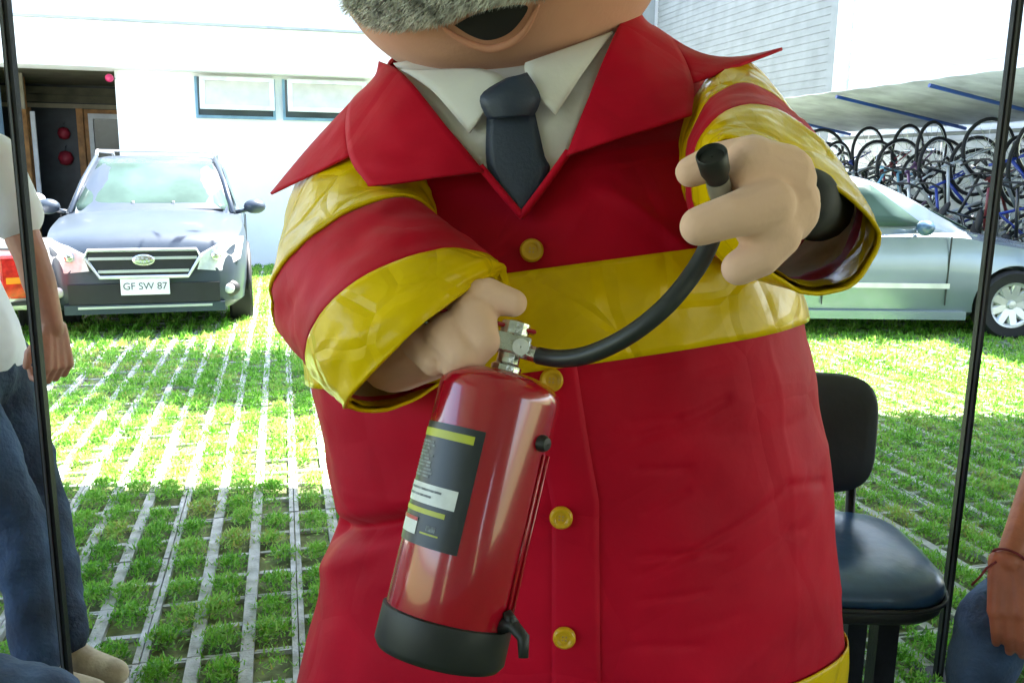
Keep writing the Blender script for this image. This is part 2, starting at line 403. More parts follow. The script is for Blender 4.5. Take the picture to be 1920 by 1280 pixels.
for z, r in ((1.92, .10), (1.52, .12)):
    m_ = MB(); c_ = L(-3.46, VW+2.86, z)
    m_.lathe([(.001, -r), (r*.7, -r*.8), (r, 0), (r*.7, r*.8), (.001, r)], 16, Matrix.Translation(c_))
    o = m_.build('lantern', mat('dark_red_paper', (.30, .012, .03), .6), None, True); WM[o.name] = Matrix()
    MB().tube([c_+Vector((0, 0, r*.9)), c_+Vector((0, .0, r*.9+.06)), L(-3.46, VW+2.955, z+r+.08)], .006, 6).build('hook', M_dark, o)
    tag(o, ('smaller upper' if z > 1.8 else 'larger lower')+' dark red round lantern hanging in the dark carport doorway', 'lantern', 'red lanterns in the doorway')

UR = 8.8
br = root('grey_sided_building', L(UR, 14, 0), LA)
b = MB(); lbox(b, UR, UR+.3, 5.0, 12.75, 0, 6.0); b.build('wall', M_white, br)
b = MB(); lbox(b, UR-.10, UR+.3, 12.752, 13.02, 0, 6.0); b.build('corner_post', mat('white_trim', (.8, .82, .83), .5), br)
b = MB(); lbox(b, UR-.04, UR+.3, 13.022, 13.30, 0, 6.0); b.build('downpipe', M_grey, br)
b = MB()
for i in range(48):
    z = i*.125; lbox(b, UR-.002-.018, UR+.3, 13.302, 20.4, z, z+.112); lbox(b, UR-.008, UR+.3, 13.303, 20.39, z+.112, z+.1245)
o = b.build('siding', M_grey, br); tag(o, kind='stuff')
b = MB()
for i in range(30): z = .3+i*.2; lbox(b, UR-.006, UR-.001, 5.0, 12.75, z, z+.012)
o = b.build('wall_joints', mat('pale_joint', (.62, .65, .66), .8), br); tag(o, kind='stuff')
tag(br, 'pale building with grey horizontal siding and white end wall above the bicycles', 'building')
bb = root('rear_building', L(6, 20.6, 0), LA)
b = MB(); lbox(b, 2.0, 13.0, 20.5, 20.8, 0, 7); b.build('wall', M_white, bb)
b = MB(); lbox(b, 8.4, 8.7, 20.40, 20.498, 0, 7); b.build('downpipe', M_grey, bb)
tag(bb, 'white wall of the rear building seen beside the raised red collar', 'building')

# bicycle shelter
M_shed = mat('grey_sheet', (.33, .35, .35), .75, var=.2, vscale=3, bump=.2, bscale=20)
M_blue = mat('blue_paint', (.02, .07, .28), .4)
sh = root('bicycle_shelter', L(7.6, 11, 0), LA)
b = MB(); U0, Z0, U1, Z1 = 6.7, 2.44, UR-.12, 2.10
cols = [lerp(5.4, 12.6, i/60) for i in range(61)]
g = [[L(lerp(U0, U1, t), v, lerp(Z0, Z1, t)+.004*math.sin(v*40)) for v in cols] for t in (0, .5, 1)]
b.grid(g); o = b.build('roof_sheet', M_shed, sh, True); mods(o, solid=.012, off=1)
for v in (5.6, 8.3, 9.95, 12.4):
    MB().tube([L(U0+.02, v, Z0-.05), L(U1, v, Z1-.05)], .022, 8).build('rafter', M_blue, sh)
for v in (5.6, 12.4):
    MB().tube([L(U0+.1, v, 0), L(U0+.1, v, Z0-.06)], .035, 8).build('post', M_blue, sh)
MB().tube([L(U1-.25, 5.5, 1.98), L(U1-.25, 12.5, 1.98)], .025, 8).build('hanging_rail', M_shed, sh)
tag(sh, 'grey sheet bicycle shelter with blue rafters along the right wall', 'shelter')

# ------------------------------------------------------------------ bicycles
M_tyre = mat('tyre', (.012, .012, .013), .8); M_chrome = mat('chrome', (.75, .76, .78), .2, metal=1, var=.05)
def make_bike():
    r = root('bicycle')
    fr = MB(); S = .018
    rw, fw, bbk, st, hd, hd2 = Vector((-.5, 0, 0)), Vector((.52, 0, 0)), Vector((-.07, 0, -.05)), Vector((-.22, 0, .45)), Vector((.33, 0, .5)), Vector((.37, 0, .36))
    fr.tube([bbk, st], S, 6); fr.tube([st*.96+bbk*.04, hd], S, 6); fr.tube([bbk, hd2], S*1.1, 6); fr.tube([hd2-Vector((-.02, 0, .06)), hd+Vector((-.03, 0, .08))], S, 6)
    for s in (-.05, .05):
        fr.tube([bbk+Vector((0, s*.5, 0)), rw+Vector((0, s, 0))], .010, 5); fr.tube([st+Vector((.01, s*.4, -.06)), rw+Vector((0, s, 0))], .009, 5)
        fr.tube([hd2+Vector((.02, s*.9, -.05)), fw+Vector((0, s, 0))], .011, 5)
    f = fr.build('frame', None, r, True)
    for c in (rw, fw):
        w_ = MB(); pts = [c+Vector((math.cos(a)*.33, 0, math.sin(a)*.33)) for a in [2*math.pi*i/28 for i in range(28)]]
        w_.tube(pts, .022, 6, closed=True); wh = w_.build('wheel', M_tyre, r, True)
        m_ = MB(); m_.tube([c+(p-c)*.935 for p in pts], .010, 5, closed=True); m_.build('rim', M_chrome, wh, True)
        m_ = MB(); m_.tube([c+Vector((0, -.05, 0)), c+Vector((0, .05, 0))], .02, 6)
        for i in range(12):
            a = 2*math.pi*i/12; m_.tube([c+Vector((0, .02*(-1)**i, 0)), c+Vector((math.cos(a)*.31, 0, math.sin(a)*.31))], .003, 3)
        m_.build('spokes', M_chrome, wh)
    m_ = MB(); m_.tube([st, st+Vector((-.04, 0, .12))], .012, 6); m_.ell(st+Vector((-.06, 0, .14)), (.13, .07, .03), n=10, m=6); m_.build('saddle', M_tyre, r, True)
    m_ = MB(); h = hd+Vector((-.03, 0, .1)); m_.tube([h+Vector((.0, -.28, .02)), h+Vector((.06, -.1, .03)), h+Vector((.06, .1, .03)), h+Vector((0, .28, .02))], .013, 6); m_.tube([h, h+Vector((.06, 0, .03))], .014, 6)
    m_.build('handlebar', M_tyre, r, True)
    m_ = MB(); m_.tube([bbk+Vector((0, -.06, 0)), bbk+Vector((0, .06, 0))], .02, 8); m_.tube([bbk+Vector((0, .07, 0)), bbk+Vector((.12, .08, -.11))], .012, 5); m_.tube([bbk+Vector((0, -.07, 0)), bbk+Vector((-.12, -.08, .11))], .012, 5)
    m_.lathe([(.001, .05), (.09, .05), (.09, .056), (.001, .056)], 20, Matrix.Translation(bbk) @ Matrix.Rotation(R(90), 4, 'X')); m_.build('crank', M_chrome, r)
    return r, f
bike, bframe = make_bike()
BC = [('blue', (.01, .04, .35)), ('white', (.7, .7, .7)), ('black', (.01, .01, .012)), ('dark red', (.22, .02, .03)), ('grey', (.2, .22, .25)), ('light blue', (.2, .45, .6)), ('silver', (.5, .52, .55)), ('purple', (.14, .05, .16))]
order = [2, 0, 4, 2, 3, 6, 0, 2, 1, 7, 4, 5, 2, 3, 6, 2, 4, 0, 2, 6, 7, 2]
names_seen = {}
bikes = []
for i, k in enumerate(order):
    o = bike if i == 0 else copy_tree(bike)
    nm, colr = BC[k]
    f = [c for c in kids(o) if c.name.startswith('frame')][0]
    f.data = f.data.copy(); f.data.materials.clear(); f.data.materials.append(mat('bike_'+nm.replace(' ', '_'), colr, .3, coat=.5))
    v = 7.6+i*.205+random.uniform(-.05, .05); lift = 0.10 if i % 2 else -.10
    M = Matrix.Translation(L(7.95+random.uniform(-.3, .2), v, 1.14+lift)) @ Matrix.Rotation(LA+R(random.uniform(-22, 22)), 4, 'Z') @ Matrix.Rotation(R(-90+random.uniform(-10, 10)), 4, 'Y')
    if i % 4 == 3: M = Matrix.Translation(L(7.8, v, .98)) @ Matrix.Rotation(LA+R(random.uniform(-30, 30)), 4, 'Z') @ Matrix.Rotation(R(-58), 4, 'Y')
    o.matrix_world = M; bikes.append((o, nm, i))
ords = ['first', 'second', 'third', 'fourth', 'fifth', 'sixth', 'seventh', 'eighth', 'ninth', 'tenth', 'eleventh']
words_ = [f'{q} from the near end' for q in ords]+[f'{q} from the far end' for q in ords[::-1]]
for o, nm, i in bikes: tag(o, f'{nm} framed bicycle hung in the shelter, {words_[i]} of the row', 'bicycle', 'bicycles hung in the shelter')
M_rail = M_shed

# ------------------------------------------------------------------ tree (its shade falls on the grass; the crown is above the picture)
tr = root('tree', (-.2, 7.6, 0))
M_bark = mat('bark', (.12, .09, .06), .9, var=.3, vscale=12, bump=.6, bscale=30)
M_leaf = mat('leaf', (.06, .13, .03), .5, var=.4, vscale=3, trans=.3)
t0 = Vector((-.2, 7.6, 0)); m_ = MB(); m_.tube([t0, t0+Vector((.05, .05, 1.2)), t0+Vector((0, -.05, 2.6)), t0+Vector((-.1, -.2, 4.2))], [.16, .13, .11, .07], 12)
ends = []
for i in range(9):
    a = i*2.4; s = t0+Vector((0, -.05, 2.6+.16*i)); e = s+Vector((math.cos(a)*(1.4 if i % 2 else .9)-.2, math.sin(a)*.7-.1, 1.2+.1*i)); ends += [e, (s+e)/2+Vector((0, 0, .4))]
    m_.tube([s, (s+e)/2+Vector((0, 0, .12)), e], [.05, .035, .015], 7)
m_.build('trunk', M_bark, tr, True)
vs, fs = [], []
for e in ends:
    for k in range(420):
        c = e+Vector((random.gauss(0, .40), random.gauss(0, .26), random.gauss(0, .25)))
        if c.z < 3.6: continue
        a = Vector((random.uniform(-1, 1), random.uniform(-1, 1), random.uniform(-.5, .5))).normalized()*.075; bq = a.orthogonal().normalized()*.035
        n = len(vs); vs += [c-a, c+bq, c+a, c-bq]; fs.append((n, n+1, n+2, n+3))
put('crown', vs, fs, M_leaf, tr); tag(tr, 'small leafy tree behind the costumed figure', 'tree')

# ================================================================== CARS
M_glass = mat('car_glass', (.05, .085, .075), .06, var=.25, vscale=2.0, spec=.10)
M_trim = mat('black_trim', (.015, .016, .018), .5, var=.2)
M_lamp = mat('lamp_glass', (.52, .55, .57), .08, var=.1, vscale=20, coat=1)
M_red_l = mat('red_lamp', (.55, .02, .015), .1, var=.3, vscale=20, coat=1)
M_orange_l = mat('orange_lamp', (.8, .25, .02), .1, coat=1)
M_plate = mat('plate_white', (.8, .8, .8), .5, var=.03)
M_ink = mat('plate_ink', (.05, .06, .07), .6)
def text_mesh(name, s, size, M, m, parent, extrude=.001):
    cu = bpy.data.curves.new(name, 'FONT'); cu.body = s; cu.size = size; cu.align_x = 'CENTER'; cu.align_y = 'CENTER'; cu.extrude = extrude
    to = bpy.data.objects.new(name+'_t', cu); COL.objects.link(to); dg = bpy.context.evaluated_depsgraph_get()
    me = bpy.data.meshes.new_from_object(to.evaluated_get(dg)); bpy.data.objects.remove(to)
    me.transform(M); me.name = name; me.materials.clear(); me.materials.append(m)
    return link(bpy.data.objects.new(name, me), parent)
def section(wd, zb, zt, crown, tuck=.10):
    return [(0, zb), (wd*.86, zb), (wd*.96, zb+.06), (wd*.985, lerp(zb, zt, .3)), (wd, lerp(zb, zt, .55)), (wd*.985, lerp(zb, zt, .78)), (wd*.95, zt-.035), (wd*.86, zt), (wd*.5, zt+crown*.7), (0, zt+crown)]
def loft(st):
    g = []
    for x, pts in st:
        g.append([Vector((x, y, z)) for y, z in pts]+[Vector((x, -y, z)) for y, z in pts[-2:0:-1]])
    b = MB(); b.grid(g, True); n = len(g[0]); b.f.append(tuple(range(n))[::-1]); k = (len(g)-1)*n; b.f.append(tuple(k+i for i in range(n))); return b
def fine(tab, n):                      # smooth a table of stations (tuples) to n stations
    tab = [np.array(t) for t in tab]; out = []
    for i in range(n):
        x = i/(n-1)*(len(tab)-1); j = min(int(x), len(tab)-2); f = x-j
        p0, p1, p2, p3 = tab[max(j-1, 0)], tab[j], tab[j+1], tab[min(j+2, len(tab)-1)]
        out.append(.5*(2*p1+(p2-p0)*f+(2*p0-5*p1+4*p2-p3)*f*f+(3*p1-p0-3*p2+p3)*f**3))
    return out
def wheel(parent, c, s, rad, hub='spoke', n=5):
    w_ = MB(); M = Matrix.Translation(c) @ Matrix.Rotation(R(90)*s, 4, 'X')
    w_.lathe([(rad*.62, .0), (rad*.66, .10), (rad*.93, .112), (rad, .085), (rad, -.085), (rad*.93, -.11), (rad*.6, -.1)], 36, M)
    wh = w_.build('wheel', M_tyre, parent, True, 40)
    m_ = MB(); m_.lathe([(.001, .06), (.05, .07), (.055, .055), (rad*.60, .03), (rad*.60, -.08)], 32, M); m_.build('rim_barrel', M_trim if hub == 'spoke' else M_chromepaint, wh, True, 40)
    m_ = MB(); m_.lathe([(rad*.56, .075), (rad*.61, .095), (rad*.66, .104), (rad*.66, .07)], 36, M)
    for i in range(n):
        a = 2*math.pi*i/n; M2 = M @ Matrix.Rotation(a, 4, 'Z')
        m_.add([M2 @ Vector(q) for q in ((.0, -.035, .062), (rad*.60, -.05 if n < 7 else -.028, .088), (rad*.60, .05 if n < 7 else .028, .088), (.0, .035, .062), (.0, -.035, .04), (rad*.6, -.05, .06), (rad*.6, .05, .06), (.0, .035, .04))], [(0, 1, 2, 3), (4, 7, 6, 5), (0, 4, 5, 1), (2, 6, 7, 3), (1, 5, 6, 2)])
    m_.lathe([(.001, .088), (.035, .086), (.045, .06)], 16, M)
    m_.build('rim', M_chromepaint, wh, False); return wh
M_chromepaint = mat('wheel_silver', (.62, .64, .66), .3, metal=.6, var=.05)
def cut_arches(o, xs, rad, hw, zc):
    for x in xs:
        b = MB(); M = Matrix.Translation((x, 0, zc)) @ Matrix.Rotation(R(90), 4, 'X')
        for s in (-1, 1):
            bb_ = MB(); y0, y1 = (hw-.30, hw+.2) if s > 0 else (-hw-.2, -hw+.30)
            bb_.lathe([(.0001, -y1), (rad, -y1), (rad, -y0), (.0001, -y0)], 40, M); c = bb_.build('cutter', None)
            md = o.modifiers.new('cut', 'BOOLEAN'); md.operation = 'DIFFERENCE'; md.object = c; md.solver = 'EXACT'
            dg = bpy.context.evaluated_depsgraph_get(); me = bpy.data.meshes.new_from_object(o.evaluated_get(dg))
            o.modifiers.clear(); o.data = me; bpy.data.objects.remove(c)
    me = o.data; me.polygons.foreach_set('use_smooth', [True]*len(me.polygons)); me.set_sharp_from_angle(angle=R(28))
def panel(name, quad, m, parent, nu=6, nv=6, bulge=0, th=.006, sm=True):
    a, b_, c, d = [Vector(q) for q in quad]; nrm = (b_-a).cross(d-a).normalized(); g = []
    for i in range(nv+1):
        v = i/nv; g.append([lerp(lerp(a, b_, u/nu), lerp(d, c, u/nu), v)+nrm*bulge*4*math.sin(math.pi*u/nu)*.25*math.sin(math.pi*v)**.5 for u in range(nu+1)])
    o = MB().grid(g).build(name, m, parent, sm); 
    if th: mods(o, solid=th, off=0)
    return o

# --- small crossover seen from the front (front at x=0, car runs to -x)
def crossover(paint, name, front=True):
    r = root(name)
    Wd = .89
    tab = [(0.02, .62, .30, .62, .0), (-.05, .74, .24, .80, .02), (-.22, .83, .22, .875, .04), (-.6, .88, .21, .93, .05), (-1.05, .89, .21, .985, .05), (-1.3, .89, .21, 1.0, .04), (-2.2, .89, .21, .99, .04), (-3.2, .89, .22, 1.0, .04), (-3.9, .88, .25, 1.03, .04), (-4.3, .84, .28, 1.02, .03), (-4.45, .72, .36, .85, .0)]
    b = loft([(t[0], section(t[1], t[2], t[3], t[4])) for t in fine(tab, 46)])
    body = b.build('body', paint, r, True, 28); cut_arches(body, (-.86, -3.42), .385, .89, .33)
    # greenhouse
    gt = [(-1.18, .70, .98, 1.00), (-1.35, .70, .985, 1.10), (-1.75, .665, .985, 1.36), (-2.1, .635, .985, 1.525), (-2.6, .635, .985, 1.555), (-3.3, .63, .99, 1.53), (-3.8, .62, 1.0, 1.46), (-4.15, .64, 1.0, 1.22), (-4.32, .66, 1.0, 1.03)]
    st = []
    for x, wt, zb, zt in fine(gt, 32):
        f = max(0, min(1, (zt-zb)/.5)); wb = lerp(.76, .80, f)
        st.append((x, [(0, zb-.05), (wb, zb-.05), (wb, zb+.01), (lerp(wb, wt, .55), lerp(zb, zt, .55)), (lerp(wb, wt, .85), lerp(zb, zt, .86)), (wt*.96, zt-.02), (wt*.8, zt), (wt*.4, zt+.012), (0, zt+.015)]))
    cab = loft(st).build('cabin', paint, r, True, 35)
    ws = panel('windshield', [(-1.26, -.74, 1.025), (-1.26, .74, 1.025), (-2.03, .555, 1.515), (-2.03, -.555, 1.515)], M_glass, r, 12, 8, .05)
    for s in (-1, 1):
        MB().tube([(-1.22, s*.765, 1.0), (-1.7, s*.69, 1.30), (-2.08, s*.60, 1.535)], .028, 6).build('pillar', paint, r, True)
        for q in ([(-1.75, 1.05), (-2.62, 1.06), (-2.62, 1.45), (-2.22, 1.44)], [(-2.70, 1.06), (-3.45, 1.07), (-3.42, 1.44), (-2.70, 1.45)]):
            panel('side_window', [(x, s*(lerp(.805, .66, (z-1.0)/.5)+.006), z) for x, z in q], M_glass, r, 4, 4)
        for x in (-2.66, -1.5):
            MB().box((x-.004, s*.884, .35), (x+.004, s*.893, .98)).build('door_gap', M_trim, r)
        MB().tube([(-2.15, s*.60, 1.56), (-2.2, s*.60, 1.605), (-3.5, s*.60, 1.60), (-3.6, s*.60, 1.545)], .018, 7).build('roof_rail', M_chromepaint, r, True)
        m_ = MB(); m_.ell((-1.42, s*.985, 1.06), (.07, .115, .075), n=14, m=8); m_.tube([(-1.44, s*.78, 1.0), (-1.43, s*.93, 1.03)], .022, 6)
        m_.build('mirror', paint, r, True)
        MB().box((-.55, s*.878, .22), (-1.2, s*.896, .26)).build('sill', M_trim, r)
        for x in (-.86, -3.42): wheel(r, (x, s*.80, .33), -s, .335)
        # arch lip
        for x in (-.86, -3.42):
            MB().tube([(x+math.cos(a)*.40, s*.885, .33+math.sin(a)*.40) for a in [math.pi*i/16 for i in range(17)]], .022, 6).build('arch_lip', M_trim, r, True)
    MB().tube([(-2.3, -.60, 1.61), (-2.3, .60, 1.61)], .012, 6).build('roof_bar', M_chromepaint, r, True)
    if front:
        # grille
        gz = (.52, .76)
        hexa = [(-.47, .70), (-.44, .76), (.44, .76), (.47, .70), (.36, .53), (-.36, .53)]
        m_ = MB(); m_.add([(.055, y, z) for y, z in hexa]+[(.0, y, z) for y, z in hexa], [(0, 1, 2, 3, 4, 5)]+[(i, i+6, (i+1) % 6+6, (i+1) % 6) for i in range(6)]); gr = m_.build('grille', M_trim, r)
        m_ = MB(); m_.tube([(.060, y, z) for y, z in hexa], .016, 6, closed=True); m_.build('surround', M_chromepaint, gr)
        for z, hw in ((.69, .44), (.58, .37)):
            MB().box((.052, -hw, z-.012), (.068, hw, z+.012)).build('bar', M_chromepaint, gr)
        MB().ell((.066, 0, .675), (.012, .095, .05), n=20, m=8).build('emblem', M_chrome, gr, True)
        m_ = MB()
        for y, z, q in ((-.045, .685, .012), (-.005, .69, .009), (.03, .683, .009), (.01, .662, .009), (-.02, .66, .009), (.045, .665, .009)): m_.ell((.077, y, z), (.003, q, q*.8), n=8, m=6)
        m_.build('emblem_stars', M_lamp, gr)
        for s in (-1, 1):
            q = [(-.005, .475, .71), (-.005, .44, .585), (-.05, .64, .565), (-.17, .81, .66), (-.30, .85, .845), (-.16, .78, .845), (-.05, .62, .79)]
            pts = [Vector((x+.06, s*y, z)) for x, y, z in q]; c = sum(pts, Vector())/7+Vector((.03, s*.015, 0))
            m_ = MB(); m_.add(pts+[c]+[p-Vector((.09, s*.03, 0)) for p in pts], [(i, (i+1) % 7, 7) for i in range(7)]+[(i, (i+1) % 7, (i+1) % 7+8, i+8) for i in range(7)])
            hl = m_.build('headlight', M_lamp, r, True, 50)
            m_ = MB(); m_.ell((.02, s*.60, .70), (.03, .05, .045), n=12, m=8); m_.build('reflector', M_chrome, hl, True)
            m_ = MB(); m_.ell((-.06, s*.70, .40), (.05, .10, .075), n=14, m=8); fg = m_.build('fog_recess', M_trim, r, True)
            MB().ell((-.02, s*.70, .40), (.025, .05, .045), n=12, m=8).build('fog_lamp', M_lamp, fg, True)
        m_ = MB(); m_.box((-.05, -.62, .30), (.045, .62, .47)); m_.build('air_intake', M_trim, r); 
        MB().box((-.06, -.66, .215), (.05, .66, .295)).build('bumper_lip', paint, r); MB().box((.04, -.55, .262), (.062, .55, .282)).build('trim_strip', M_chromepaint, r)
        pl = MB().box((.055, -.20, .375), (.066, .20, .515)).build('number_plate', M_plate, r); mods(pl, bevel=.004)
        text_mesh('plate_text', 'GF SW 87', .085, Matrix.Translation((.0675, 0, .448)) @ Matrix.Rotation(R(90), 4, 'Z') @ Matrix.Rotation(R(90), 4, 'X'), M_ink, pl, .0005)
        for y in (-.3, .25): MB().box((-1.24, y-.01, 1.03), (-1.27, y+.42, 1.045)).build('wiper', M_trim, r)
        for y in (-.19, .19): MB().box((-1.32, y-.012, 1.065), (-1.33, y+.012, 1.12)).build('dash_vent', M_blind, r)
    else:
        for s in (-1, 1):
            m_ = MB(); m_.box((-4.50, s*.56, .40), (-4.30, s*.85, .74)); tl = m_.build('tail_light', M_red_l, r); mods(tl, bevel=.02)
            MB().box((-4.508, s*.60, .52), (-4.498, s*.80, .57)).build('indicator', M_orange_l, tl)
        MB().box((-4.46, -.80, .34), (-4.30, .80, .37)).build('bumper_seam', M_trim, r)
        MB().tube([(-4.44, -.84, .77), (-4.46, 0, .83), (-4.44, .84, .77)], .012, 5).build('hatch_seam', M_trim, r)
        panel('rear_window', [(-4.36, .60, 1.06), (-4.36, -.60, 1.06), (-3.92, -.54, 1.44), (-3.92, .54, 1.44)], M_glass, r, 6, 4, .03)
    return r
M_suv = mat('silver_blue_paint', (.034, .048, .068), .38, metal=.2, var=.04, coat=.12)
suv = crossover(M_suv, 'parked_car')
fp = L(-1.155, 7.98, 0); suv.scale = (.98, .965, .985)
settle(suv, (fp.x, fp.y, .0), LA-R(90)+R(3)); tag(suv, 'silver grey crossover car parked facing the camera by the white building', 'car')
M_wcar = mat('white_paint', (.75, .76, .78), .25, var=.03, coat=.8)
wc = crossover(M_wcar, 'parked_car', False)
wrz = R(90+31); q = P(66, 540, 7.0); settle(wc, (q.x-.80*math.sin(wrz)+4.40*math.cos(wrz), q.y+.80*math.cos(wrz)+4.40*math.sin(wrz), 0), wrz); tag(wc, 'white car with red tail light half hidden behind the standing person', 'car')

# --- silver saloon seen from the side, front towards +x
def saloon():
    r = root('parked_car'); paint = mat('silver_paint', (.22, .275, .33), .27, metal=.55, var=.03, coat=.5)
    tab = [(4.5, .55, .32, .60, .0), (4.42, .72, .24, .70, .02), (4.2, .82, .20, .76, .04), (3.8, .865, .18, .83, .05), (3.35, .875, .18, .90, .05), (3.05, .875, .17, .945, .04), (2.2, .875, .17, .945, .04), (1.2, .875, .18, .965, .04), (.7, .87, .2, 1.0, .03), (.25, .83, .24, 1.02, .03), (.0, .70, .34, .92, .0)]
    body = loft([(t[0], section(t[1], t[2], t[3], t[4])) for t in fine(tab, 46)]).build('body', paint, r, True, 28); cut_arches(body, (3.62, .95), .355, .875, .31)
    gt = [(3.30, .66, .92, .94), (3.05, .66, .92, 1.07), (2.7, .62, .93, 1.27), (2.3, .59, .93, 1.42), (1.8, .58, .93, 1.46), (1.2, .57, .94, 1.44), (.8, .58, .96, 1.33), (.4, .62, .98, 1.13), (.12, .66, .99, 1.02)]
    st = []
    for x, wt, zb, zt in fine(gt, 32):
        f = max(0, min(1, (zt-zb)/.5)); wb = lerp(.74, .80, f)
        st.append((x, [(0, zb-.06), (wb, zb-.06), (wb, zb+.01), (lerp(wb, wt, .55), lerp(zb, zt, .55)), (lerp(wb, wt, .85), lerp(zb, zt, .86)), (wt*.96, zt-.02), (wt*.8, zt), (wt*.4, zt+.012), (0, zt+.015)]))
    loft(st).build('cabin', paint, r, True, 35)
    panel('windshield', [(3.22, .70, .985), (3.22, -.70, .985), (2.36, -.52, 1.405), (2.36, .52, 1.405)], M_glass, r, 10, 8, .05)
    panel('rear_window', [(.42, -.56, 1.11), (.42, .56, 1.11), (.86, .50, 1.35), (.86, -.50, 1.35)], M_glass, r, 8, 6, .03)
    for s in (-1, 1):
        for q in ([(2.80, 1.00), (1.92, 1.0), (1.92, 1.38), (2.32, 1.36)], [(1.84, 1.0), (1.0, 1.02), (1.05, 1.32), (1.84, 1.38)]):
            panel('side_window', [(x, s*(lerp(.80, .625, (z-.94)/.5)+.008), z) for x, z in q], M_glass, r, 4, 4)
        for x in (3.0, 1.88):
            MB().box((x-.004, s*.868, .30), (x+.004, s*.881, .92)).build('door_gap', M_trim, r)
        for x in (1.98, 1.05):
            MB().box((x, s*.875, .80), (x+.17, s*.892, .83)).build('door_handle', paint, r)
        MB().box((1.35, s*.874, .455), (3.02, s*.892, .50)).build('side_moulding', mat('bright_moulding', (.7, .72, .73), .25, metal=.3), r)
        MB().box((1.35, s*.80, .17), (3.2, s*.885, .245)).build('sill', paint, r)
        m_ = MB(); m_.ell((2.70, s*.985, 1.0), (.075, .10, .07), n=14, m=8); m_.tube([(2.72, s*.78, .97), (2.70, s*.92, .99)], .02, 6); m_.build('mirror', mat('blue_grey_mirror', (.05, .10, .16), .25, coat=.5), r, True)
        for x in (3.62, .95): wheel(r, (x, s*.79, .31), -s, .312, 'cover', 9)
        m_ = MB(); m_.ell((4.30, s*.60, .66), (.12, .17, .075), n=14, m=8); m_.build('headlight', M_lamp, r, True)
        m_ = MB(); m_.ell((.08, s*.62, .85), (.07, .17, .08), n=14, m=8); m_.build('tail_light', M_red_l, r, True)
    MB().box((4.40, -.5, .42), (4.46, .5, .56)).build('grille', M_trim, r)
    return r
sal = saloon(); q = PZ(1893, 637, 0)
settle(sal, (q.x-3.62, q.y+.86, 0), R(1.0)); tag(sal, 'silver saloon car parked side on behind the black chair', 'car')

# ================================================================== CHAIRS
M_vinyl = mat('sky_tinted_vinyl', (.028, .085, .20), .28, var=.25, vscale=8, bump=.12, bscale=25, spec=.7)  # black vinyl, base colour tinted blue for the sky's reflection
M_cloth_b = mat('black_backrest', (.016, .018, .02), .55, var=.2, vscale=10, bump=.1, bscale=60)
def make_chair():
    r = root('padded_chair')                      # faces -y, seat centre at origin
    g = []; N = 26
    def rr(a, hx, hy, p=.45):
        c, s = math.cos(a), math.sin(a); return hx*math.copysign(abs(c)**p, c), hy*math.copysign(abs(s)**p, s)
    prof = [(k, z+.03) for k, z in ((.25, .440), (.90, .438), (.985, .446), (1.0, .462), (.985, .478), (.90, .492), (.6, .497), (.2, .492), (.01, .490))]
    for k, z in prof:
        row = []
        for i in range(40):
            x, y = rr(2*math.pi*i/40, 0.262*k, .245*k); row.append((x, y, z-.014*max(0, -y/.235)**2))
        g.append(row)
    m_ = MB(); m_.grid(g, True); m_.f.append(tuple(range(40))[::-1]); n = (len(prof)-1)*40; m_.f.append(tuple(n+i for i in range(40)))
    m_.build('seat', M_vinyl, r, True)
    m_ = MB(); g = [[(*rr(2*math.pi*i/40, .262*k, .245*k), z-.014*max(0, -rr(2*math.pi*i/40, .262*k, .245*k)[1]/.235)**2) for i in range(40)] for k, z in ((.80, .426), (.94, .430), (.985, .445), (.99, .474), (.9, .476))]
    m_.grid(g, True); m_.f.append(tuple(range(40))[::-1]); m_.build('seat_pan', M_cloth_b, r, True)
    m_ = MB(); pts = [rr(2*math.pi*i/40, .265, .248) for i in range(40)]; m_.tube([(x, y, .475-.014*max(0, -y/.235)**2) for x, y in pts], .006, 6, closed=True); m_.build('piping', M_cloth_b, r, True)
    g = []
    for k, dy in ((.3, -.028), (.8, -.026), (.95, -.016), (1, 0), (.95, .016), (.8, .022), (.3, .022)):
        row = []
        for i in range(40):
            x, z = rr(2*math.pi*i/40, .205*k, .175*k, .5); row.append((x, .245+dy+.06*(z+.0)*.6-.5*(x*x), .745+z))
        g.append(row)
    m_ = MB(); m_.grid(g, True); m_.f.append(tuple(range(40))[::-1]); m_.f.append(tuple(240+i for i in range(40))); m_.build('backrest', M_cloth_b, r, True, 60)
    for x in (-.155, .155):
        m_ = MB(); m_.tube([(x, .12, .445), (x, .21, .45), (x, .24, .49), (x, .25, .62)], .014, 8); m_.build('back_upright', M_black, r, True)
        MB().box((x-.026, -.10, .028), (x+.026, -.04, .432)).build('leg', M_black, r)
        MB().box((x-.026, .10, .029), (x+.026, .15, .432)).build('leg', M_black, r)
        MB().box((x-.028, -.20, 0), (x+.028, .24, .027)).build('foot', M_black, r)
    MB().box((-.128, .0, .36), (.128, .04, .432)).build('stretcher', M_black, r)
    return r
ch = make_chair(); settle(ch, (.815, 2.15, 0), R(-2)); tag(ch, 'empty black padded chair right behind the costumed figure', 'chair', 'black padded chairs')

